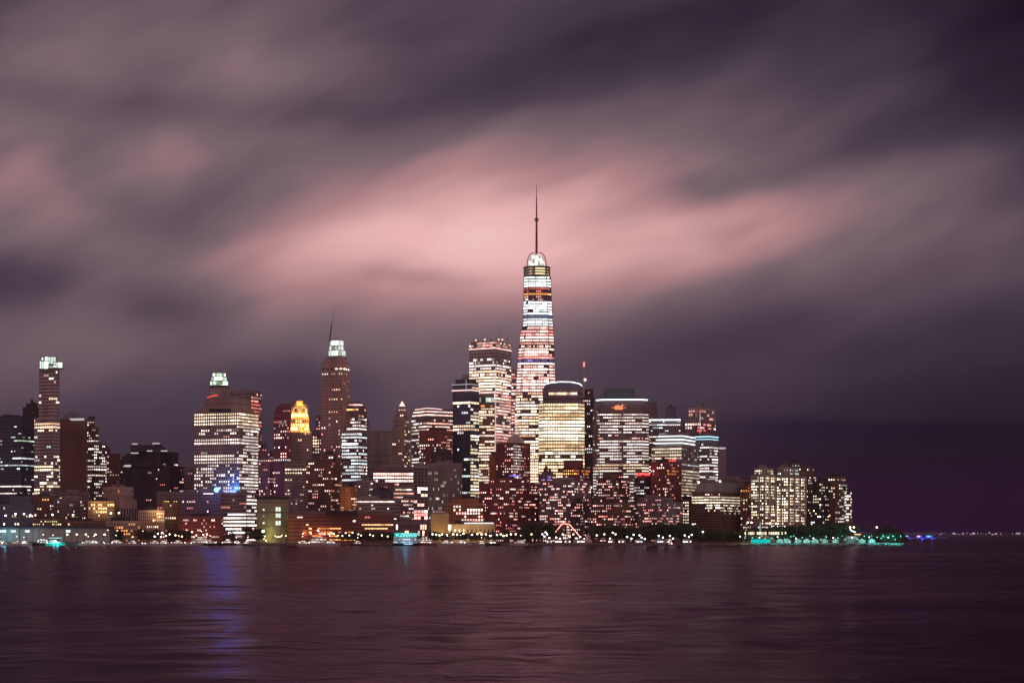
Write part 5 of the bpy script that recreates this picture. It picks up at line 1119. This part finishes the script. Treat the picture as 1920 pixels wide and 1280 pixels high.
for k in range(13):
    t = k/12*2*math.pi; m = MB(); m.ball((6.5*math.cos(t)*.9-1, -2.9, 5.0+2.6*math.sin(t)), .32); m.build('deck_light', LC, b, local=True)
b = boat(104, 2326, 19, 'yacht', PCYAN, 'boat with a glowing cyan hull and long pale canopy', seed=2, name='cyan_boat')
m = MB(); m.box((0, 0, 9.2), (17, 5.5, .5)); 
for sx in (-7.5, 7.5):
    for sy in (-2.4, 2.4): m.tube((sx, sy, 2), (sx, sy, 9), .12, n=5)
m.build('canopy', PAINT, b, local=True)
m = MB(); m.tube((-8, -2.6, 9.7), (8, -2.6, 9.7), .22, n=5); m.build('canopy_light', emis('lamp_teal', (.5, 1, .95), .9), b, local=True)
glow_lamp(b, 'hull_light', (X_(104, 2313), 2311, 3), (.05, 1, .9), 9000, 1.5); glow_lamp(b, 'hull_light', (X_(100, 2320), 2318, 7), (.2, .9, .9), 2500, 1)
YB = [(-4, 14, 'yacht'), (12, 12, 'sail'), (28, 15, 'yacht'), (48, 13, 'yacht'), (162, 15, 'yacht'), (180, 16, 'yacht'), (200, 13, 'sail'), (222, 18, 'yacht'), (246, 14, 'yacht'), (270, 12, 'sail'), (288, 14, 'yacht')]
side = ['nearest the left edge of the photo', 'low, second from the left edge', 'third from the left edge, below a lit shed sign', 'fourth from the left, before the navy workboat', 'first right of the cyan-hulled boat', 'second right of the cyan-hulled boat', 'with a bare mast, between four white motor yachts', 'longest of the white ones off the pier shed end', 'directly below the cream stepped arcade building', 'small, below the dark trees of the cream building', 'just left of the lamp cluster']
for i, (px, L, k) in enumerate(YB): boat(px, 2334+(i % 3), L, k, PAINT, 'white %s, %s' % ('sailboat' if k == 'sail' else 'motor yacht', side[i]), 'boat', i % 2 == 0, .8, 30+i, 'sailboat' if k == 'sail' else 'motor_yacht')
YB = [(310, 14, 'yacht', PAINT, 'white motor yacht below the yellow roof lamps of the brown block'), (331, 17, 'yacht', PAINT, 'wide white-cabined yacht in front of the red-lit brick block\'s left end'), (352, 13, 'sail', PAINT, 'sailboat with bare mast in front of the red-lit brick block'),
      (372, 20, 'ferry', PAINT, 'two-deck white excursion boat left of the dark vessel'), (398, 17, 'yacht', PBLUE, 'blue-hulled yacht with a pale cabin below the blue floodlight'), (424, 25, 'tug', PDARK, 'large dark vessel in front of the plum banded office'), (446, 12, 'yacht', PAINT, 'small boat tucked behind the bow of the dark vessel'), (462, 13, 'yacht', PBLUE, 'blue launch just left of the yellow-lit shore'),
      (571, 15, 'yacht', PAINT, 'white launch in front of the left end of the long maroon hall'), (592, 20, 'ferry', PAINT, 'white ferry landing boat below the red shopfronts'), (622, 17, 'yacht', PAINT, 'low white boat left of the dark tree clump'), (668, 12, 'yacht', PDARK, 'low dark barge-like boat in front of the dark tree clump'),
      (800, 17, 'ferry', PRED, 'red-hulled excursion boat right behind the cyan-signed boat'), (835, 17, 'yacht', PAINT, 'pale motor boat below the tan pyramid-roofed hall'), (868, 19, 'yacht', PAINT, 'long cream-canopied boat in front of the museum'), (900, 12, 'yacht', PAINT, 'small boat in front of the right end of the museum'), (925, 15, 'tug', PDARK, 'dark squat boat beside the pale canopied launch'), (972, 18, 'yacht', PAINT, 'white-canopied launch in front of the dark red apartment block'),
      (1257, 6, 'yacht', PDARK, 'tiny dark launch out on the water below the tall trees')]
for i, (px, L, k, hm, lab) in enumerate(YB): boat(px, 2334-(i % 3)*2 if px < 1200 else 2290, L, k, hm, lab, 'boat', i % 2 == 1, .8, 60+i, {'sail': 'sailboat', 'yacht': 'motor_yacht', 'tug': 'workboat', 'ferry': 'excursion_boat'}[k])

# the big party boat with its cyan sign
b = thing('party_boat', 'multi-deck party boat with a glowing cyan sign of slanted letters along its top deck', 'boat', (0, 0, 0))
L = 35
m = MB(); hull(m, L, 9, 2.6, sheer=1.2); m.build('hull', PBLUE, b)
z = 2.6
for i, (l, bb, hh, ox) in enumerate([(32, 8.4, 3.0, 0), (30, 8, 3.0, .3), (27, 7.6, 1.4, .8)]):
    m = MB(); P0 = [(ox-l/2, -bb/2), (ox+l/2-1, -bb/2), (ox+l/2-1, bb/2), (ox-l/2, bb/2)]; P1 = [(p[0]*.985+.0, p[1]) for p in P0]; m.prism(P0, z, z+hh, P1); m.box((ox, 0, z+hh+.1), (l+1, bb+.8, .22)); m.build('deck', PAINT, b)
    if i < 2:
        rj = random.Random(i)
        for k in range(11):
            f = MB(); s = rj.choice((.1, .2, .4, .8)); xa = ox-l/2+1.2+k*(l-3)/11; c = ((1, .6, .7), (.4, .7, 1), (.8, .85, 1))[k % 3 if i else 1]
            f.quad((xa, -bb/2-.04, z+.9), (xa+1.7, -bb/2-.04, z+.9), (xa+1.7, -bb/2-.04, z+2.4), (xa, -bb/2-.04, z+2.4), 0, (c[0]*s, c[1]*s, c[2]*s, 1)); f.build('window', LIT, b)
    z += hh+.22
m = MB(); xs0, xs1 = -14.5, 15.5; m.quad((xs0+.5, -4.3, z), (xs1-2.5, -4.3, z), (xs1, -4.3, z+5.0), (xs0, -4.3, z+5.0)); m.quad((xs0+.5, -4.0, z), (xs0, -4.0, z+5.0), (xs1, -4.0, z+5.0), (xs1-2.5, -4.0, z)); m.quad((xs0, -4.3, z+5), (xs1, -4.3, z+5), (xs1, -4.0, z+5), (xs0, -4.0, z+5))
m.build('sign_panel', emis('sign_cyan', (.0, .62, .60), .9), b)
td = bpy.data.curves.new('sign_lettering', 'FONT'); td.body = 'V.ZEGIUU'; td.size = 5.6; td.extrude = .06; td.shear = .45; td.align_x = 'CENTER'; td.align_y = 'CENTER'; td.space_character = 1.12
to = bpy.data.objects.new('tmp_text', td); COL.objects.link(to); bpy.context.view_layer.update()
me = bpy.data.meshes.new_from_object(to.evaluated_get(bpy.context.evaluated_depsgraph_get())); bpy.data.objects.remove(to)
me.name = 'sign_lettering'; me.materials.clear(); me.materials.append(emis('letter_cyan', (.55, 1, .95), 1.5))
o = bpy.data.objects.new('sign_lettering', me); COL.objects.link(o); o.parent = b; o.location = (0.2, -4.42, z+2.4); o.rotation_euler = (math.pi/2, 0, 0)
m = MB()
for k in range(6): m.tube((-13+k*5, -3.9, z-.1), (-13+k*5, -3.9, z+5), .12, n=4)
m.build('sign_frame', METAL, b)
m = MB(); m.tube((6, 0, z), (6, 0, z+9), .16, .08, 6); m.tube((4.5, 0, z+7), (7.5, 0, z+7), .08, n=4); m.build('mast', METAL, b)
m = MB(); m.box((3, -4.6, 1.9), (11, .2, 1.0)); m.build('waterline_light', emis('lamp_paleblue', (.4, .72, 1), 1.2), b)
b.location = (X_(761, 2318), 2318, 0); b.rotation_euler = (0, 0, .04)
glow_lamp(b, 'sign_glow', (X_(761, 2305), 2306, 14), (.1, .9, 1), 2500, 2).matrix_parent_inverse = (Matrix.Translation(b.location) @ Matrix.Rotation(.04, 4, 'Z')).inverted()

# ------------------------------------------------------------------ red neon outline and small park buildings
b = thing('neon_outline', 'red neon outline of a gabled roof on a dark frame above the park', 'neon sign', (X_(1062, 2395), 2395, GZ))
pts = [at(1041.5, 997, 2395), at(1054.5, 981, 2395), at(1068, 982.5, 2395), at(1086, 1004, 2395)]
m = MB(); m.path(pts, .55, 6); m.build('neon_tube', emis('neon_red', (1, .30, .24), 3.2), b)
m = MB()
for p in pts: m.tube((p[0], p[1]+1, GZ), (p[0], p[1]+1, p[2]), .3, n=5)
m.path([(p[0], p[1]+1, p[2]) for p in pts], .4, 5); m.build('frame', DARKM, b)
glow_lamp(b, 'neon_glow', at(1060, 986, 2388), (1, .1, .08), 1500, 3)
def kiosk(px, Y, w_, h, wallm, roofm, label, name='kiosk', cat='kiosk', lit=1., colr=(1, .85, .7), peak=2.0, group=None):
    r = random.Random(int(px*7)); root = thing(name, label, cat, (0, 0, 0), group)
    m = MB(); m.box((0, 0, h/2), (w_, w_*.6, h)); m.build('wall', wallm, root)
    P = [(-w_*.56, -w_*.36), (w_*.56, -w_*.36), (w_*.56, w_*.36), (-w_*.56, w_*.36)]; m = MB(); m.prism(P, h, h+.3); m.prism([(p[0]*.98, p[1]*.98) for p in P], h+.3, h+.3+peak, [(p[0]*.12, p[1]*.12) for p in P]); m.build('roof', roofm, root)
    n = max(2, int(w_/2.2)); m = MB()
    for k in range(n):
        if r.random() < .75:
            s = lit*r.uniform(.4, 1.3); xa = -w_/2+w_*(k+.15)/n; xb = -w_/2+w_*(k+.85)/n; m.quad((xa, -w_*.3-.05, h*.3), (xb, -w_*.3-.05, h*.3), (xb, -w_*.3-.05, h*.82), (xa, -w_*.3-.05, h*.82), 0, (colr[0]*s, colr[1]*s, colr[2]*s, 1))
    if m.v: m.build('window', LIT, root)
    root.location = (X_(px, Y), Y, GZ); return root
K = [(1047, 9, 'small white-lit kiosk under the left leg of the neon outline'), (1064, 8, 'small kiosk under the middle of the neon outline'), (1082, 10, 'bright white kiosk at the right foot of the neon outline'), (1093, 9, 'white-lit tent stall just right of the neon outline'), (1030, 7, 'small dim stall left of the neon outline'), (1146, 8, 'small kiosk under the tall trees right of the neon outline'), (1166, 9, 'low stall with dim light between two tree clumps'),
     (1198, 9, 'kiosk with cool light below the dark tree clump'), (1236, 10, 'wide lit kiosk below the tallest dark trees'), (1251, 9, 'cool-lit stall beside the wide lit kiosk'), (1288, 11, 'low white-fronted stall before the broad brown office')]
for px, w_, lab in K: kiosk(px, 2362, w_, 3.6, PAINT, WALL['grey'], lab, lit=1.1 if px < 1170 else .8, colr=(1, .88, .78) if px < 1170 else (.8, .95, 1))
b = thing('monument', 'pale domed monument standing beside the trees right of the neon outline', 'monument', (X_(1103, 2370), 2370, GZ))
m = MB(); m.box((X_(1103, 2370), 2370, GZ+2), (9, 7, 4)); m.build('base', PAINT, b); m = MB(); P = poly_round(1098, 1107, 2368, 12); m.prism(P, GZ+4, GZ+8); m.prism(inset(P, -.2), GZ+8, GZ+12, inset(P, -2.3)); m.build('dome', WALL['concrete'], b)
for px, w_, pk, roofm, lab in [(1409, 22, 4.5, WALL['orange'], 'peaked pavilion with a dim orange roof, left of the white obelisk'), (1433, 16, 4.5, WALL['orange'], 'peaked pavilion with an orange roof right of the white obelisk'), (1455, 22, 4, mat('roof_teal', (.12, .25, .22), .7), 'teal-roofed pavilion with a white strip, right of the orange-roofed pavilions')]:
    b = kiosk(px, 2392, w_, 6.5, WALL['tan'], roofm, lab, 'pavilion', 'pavilion', .8, (1, .85, .6), pk)
    glow_lamp(None, 'park_glow', (0, 0, 0), (1, .6, .25), 1800, 1).parent = b
    b.children[-1].location = (0, -9, 9)
b = thing('obelisk', 'slim white obelisk between the two orange-roofed pavilions', 'monument', (X_(1425.5, 2396), 2396, GZ)); m = MB(); x = X_(1425.5, 2396)
zt_ = Z_(980, 2396); m.prism([(x-1.5, 2395), (x+1.5, 2395), (x+1.5, 2398), (x-1.5, 2398)], GZ, zt_, [(x-.9, 2395.6), (x+.9, 2395.6), (x+.9, 2397.4), (x-.9, 2397.4)]); m.build('shaft', PAINT, b); glow_lamp(b, 'uplight', (x, 2388, 8), (1, .9, .8), 2500, 1)
m = MB(); m.box((x, 2396.5, GZ+.6), (5, 5, 1.2)); m.build('base', WALL['concrete'], b)
b = thing('cyan_lit_hall', 'low waterfront hall glowing solid cyan at the park edge', 'hall', (X_(1425, 2366), 2366, GZ))
xa, xb = X_(1408, 2362), X_(1444, 2362); m = MB(); m.box(((xa+xb)/2, 2368, GZ+2.6), (xb-xa, 10, 5.2)); m.build('wall', WALL['concrete'], b); m = MB(); m.box(((xa+xb)/2, 2368, GZ+5.4), (xb-xa+1.5, 11.5, .5)); m.build('roof', WALL['dark'], b)
for k in range(8):
    w_ = (xb-xa)/8; m = MB(); m.quad((xa+k*w_+.12, 2362.9, GZ+.3), (xa+(k+1)*w_-.12, 2362.9, GZ+.3), (xa+(k+1)*w_-.12, 2362.9, GZ+4.8), (xa+k*w_+.12, 2362.9, GZ+4.8)); m.build('glass_panel', emis('panel_cyan', (.0, .62, .58), 1.0), b)
Ts = [(1462, 'just right of the cyan hall'), (1476, 'second right of the cyan hall'), (1496, 'third right of the cyan hall'), (1512, 'below the tiny white-lit annex'), (1528, 'below the gap between two condominiums'), (1546, 'below the last condominium, left one'), (1566, 'below the last condominium, right one'), (1616, 'first right of the round white fort roof'), (1634, 'on the teal tip of the park')]
for px, t in Ts: kiosk(px, 2366, 8, 3.2, PAINT, PAINT, 'pale teal-lit tent '+t, 'tent', 'tent', .5, (.4, 1, .9), 2.4)
b = thing('fort_pavilion', 'pale round pavilion with a bright curved white roof light near the park tip', 'pavilion', (X_(1600, 2375), 2375, GZ))
P = poly_round(1584, 1612, 2372, 16); m = MB(); m.prism(P, GZ, GZ+6); m.build('wall', WALL['concrete'], b); m = MB(); m.prism(inset(P, .6), GZ+6, GZ+9, inset(P, -4)); m.build('roof', PAINT, b)
strip_light(b, 'roof_light', [at(1593.5, 990, 2366), at(1596, 994, 2366), at(1600, 996, 2366), at(1604, 997, 2366)], .75, emis('lamp_mint', (.75, 1, .9), 2.2)); strip_light(b, 'eave_light', [at(1602, 1001, 2364), at(1614, 1001.5, 2364)], .8, emis('lamp_amber', (1, .62, .28), 1.3))
# park floodlights that wash the trees and rocks in teal
b = thing('park_floodlights', 'row of teal floodlight poles washing the park waterfront at right', 'floodlights', (X_(1540, 2350), 2350, GZ))
for i, (px, pw) in enumerate([(1395, 3500), (1425, 6000), (1455, 6000), (1485, 4500), (1515, 3800), (1545, 3800), (1575, 3200), (1605, 3800), (1630, 3500), (1652, 6500), (1670, 7500), (1684, 5000)]):
    x = X_(px, 2349); m = MB(); m.tube((x, 2334.3, -3), (x, 2334.3, GZ+9), .12, n=5); m.box((x, 2334.4, GZ+9.2), (.7, .5, .4)); m.build('pole', DARKM, b)
    glow_lamp(b, 'flood_bulb', (x, 2334, GZ+9), (.03, .85, .72) if px > 1400 else (.5, .8, .4), pw*(2.6 if px < 1640 else 5), 1.2, (0, 1, -.05))

# ------------------------------------------------------------------ far shores
mb = MB(); mb.prism([(X_(1612, 3400), 3400), (X_(1706, 3400), 3400), (X_(1712, 3700), 3700), (X_(1600, 3700), 3700)], -3, 2.0); struct('island', mb, mat('dark_earth', (.06, .06, .05), .9))
mb = MB(); rr = random.Random(9)
for k in range(2600):
    px = rr.uniform(1608, 1704); u = (px-1608)/96; hh = (17*math.exp(-((px-1665)/26)**2)+9)*(1-max(0, (px-1690)/14)*.8)+3*mnoise.noise((px*.25, 0, 3))
    y = rr.uniform(3430, 3480); z = 2+hh*rr.random()**.6; s = rr.uniform(.8, 2.0); n_ = Vector((rr.gauss(0, 1), -abs(rr.gauss(0, 1)), rr.gauss(0, 1))).normalized(); u_ = n_.orthogonal().normalized()*s; v_ = n_.cross(u_); p = Vector((X_(px, y), y, z))
    mb.quad(tuple(p-u_), tuple(p-v_), tuple(p+u_), tuple(p+v_))
o = mb.build('island_wood', LEAF, kind='stuff'); o['label'] = 'dark wooded hump of a small island beyond the park tip'; o['category'] = 'wood'
YF = 9000
mb = MB(); rows_ = []
pts_ = [(X_(px, YF), 3+ (22*max(0, mnoise.noise((px*.02, 1, 0))+.25))) for px in range(-760, 2700, 10)]
for (xa, za), (xb, zb_) in zip(pts_[:-1], pts_[1:]):
    mb.quad((xa, YF, -2), (xb, YF, -2), (xb, YF+60, 3), (xa, YF+60, 3)); mb.quad((xa, YF+60, 3), (xb, YF+60, 3), (xb, YF+900, zb_+6), (xa, YF+900, za+6)); mb.quad((xa, YF+900, za+6), (xb, YF+900, zb_+6), (xb, YF+3300, 1), (xa, YF+3300, 1))
struct('far_shore', mb, mat('far_land', (.05, .05, .055), .95))
FB = {}
for k in range(30):
    px = 1760+k*5.6+rr.uniform(-4.5, 4.5); y = YF+90+rr.uniform(0, 200); blue = px < 1760; w_ = rr.uniform(5, 12); h = rr.uniform(8, 20)
    c_ = thing('far_building', 'tiny lit building on the far shore at right', 'building', (X_(px, y), y, 3), 'tiny lit buildings on the far shore')
    m = MB(); m.box((0, 0, h/2), (w_*1.6, 20, h)); w0 = m.build('wall', WALL['dark']); w0.parent = c_
    m = MB(); s = rr.choice((.05, .1, .2, .4))
    for q in range(3):
        if rr.random() < .75: m.quad((-w_*.75+q*w_*.5, -10.1, h*.3), (-w_*.35+q*w_*.5, -10.1, h*.3), (-w_*.35+q*w_*.5, -10.1, h*.75), (-w_*.75+q*w_*.5, -10.1, h*.75), 0, (.85*s, .6*s, 1*s, 1))
    if m.v: w1 = m.build('window', LIT); w1.parent = c_
for px, w_, col, s, lab in [(1698, 11, (.35, .55, 1), 1.6, 'left blue-white glowing ferry terminal beyond the island tip'), (1723, 9, (.75, .4, 1), 1.4, 'middle violet-white glowing terminal beyond the island tip'), (1742, 12, (.12, .35, 1), 1.6, 'right blue glowing terminal beyond the island tip')]:
    Yq = 5200; c_ = thing('ferry_terminal', lab, 'terminal', (X_(px, Yq), Yq, 2)); ww_ = w_*Yq/F
    m = MB(); m.box((X_(px, Yq), Yq+10, 3.5), (ww_*1.5, 20, 10)); m.build('wall', WALL['navy'], c_)
    m = MB(); m.prism([(X_(px, Yq)-ww_*.8, Yq-2), (X_(px, Yq)+ww_*.8, Yq-2), (X_(px, Yq)+ww_*.8, Yq+22), (X_(px, Yq)-ww_*.8, Yq+22)], 8.5, 11, [(X_(px, Yq)-ww_*.3, Yq+5), (X_(px, Yq)+ww_*.3, Yq+5), (X_(px, Yq)+ww_*.3, Yq+15), (X_(px, Yq)-ww_*.3, Yq+15)]); m.build('roof', WALL['dark'], c_)
    for q in range(4):
        m = MB(); s_ = s*(.5, 1.1, .8, .3)[q]; xa = X_(px, Yq)-ww_/2+ww_*q/4; m.quad((xa+.5, Yq-.2, 3.5), (xa+ww_/4-.5, Yq-.2, 3.5), (xa+ww_/4-.5, Yq-.2, 7.8), (xa+.5, Yq-.2, 7.8), 0, (col[0]*s_, col[1]*s_, col[2]*s_, 1)); m.build('window', LIT, c_)
    glow_lamp(c_, 'quay_light', (X_(px, Yq), Yq-40, 14), (.05, .1, 1), 40000, 4)
mb = MB(); mb.prism([(X_(1684, 5180), 5180), (X_(1765, 5180), 5180), (X_(1780, 5600), 5600), (X_(1670, 5600), 5600)], -2, 2); struct('far_pier', mb, mat('pier_deck', (.15, .15, .16), .9))

# every lamp, tree and far building of a run is told apart by its place in the run
by = {}
for o in list(sc.objects):
    if o.get('group') and o.name.split('.')[0] in ('street_lamp', 'floodlight_mast', 'far_building'): by.setdefault(o['group'], []).append(o)
for g_, L_ in by.items():
    L_.sort(key=lambda o: o.location.x/o.location.y)
    for k, o in enumerate(L_): o['label'] = label_in_order(o['label'], k, len(L_))
# ------------------------------------------------------------------ thin night haze: one closed box around camera and scene
def make_haze(density):
    m = bpy.data.materials.new('haze'); m.use_nodes = True; t = m.node_tree; t.nodes.clear()
    v = t.nodes.new('ShaderNodeVolumePrincipled'); v.inputs['Density'].default_value = density; v.inputs['Anisotropy'].default_value = .88
    v.inputs['Color'].default_value = (.92, .76, .84, 1)
    o = t.nodes.new('ShaderNodeOutputMaterial'); t.links.new(v.outputs[0], o.inputs['Volume'])
    mb = MB(); mb.box((0, 6150, 297), (17200, 12500, 606)); h = mb.build('haze', m); h['kind'] = 'stuff'
    return h
make_haze(2.0e-5)
sc.cycles.volume_bounces = 1
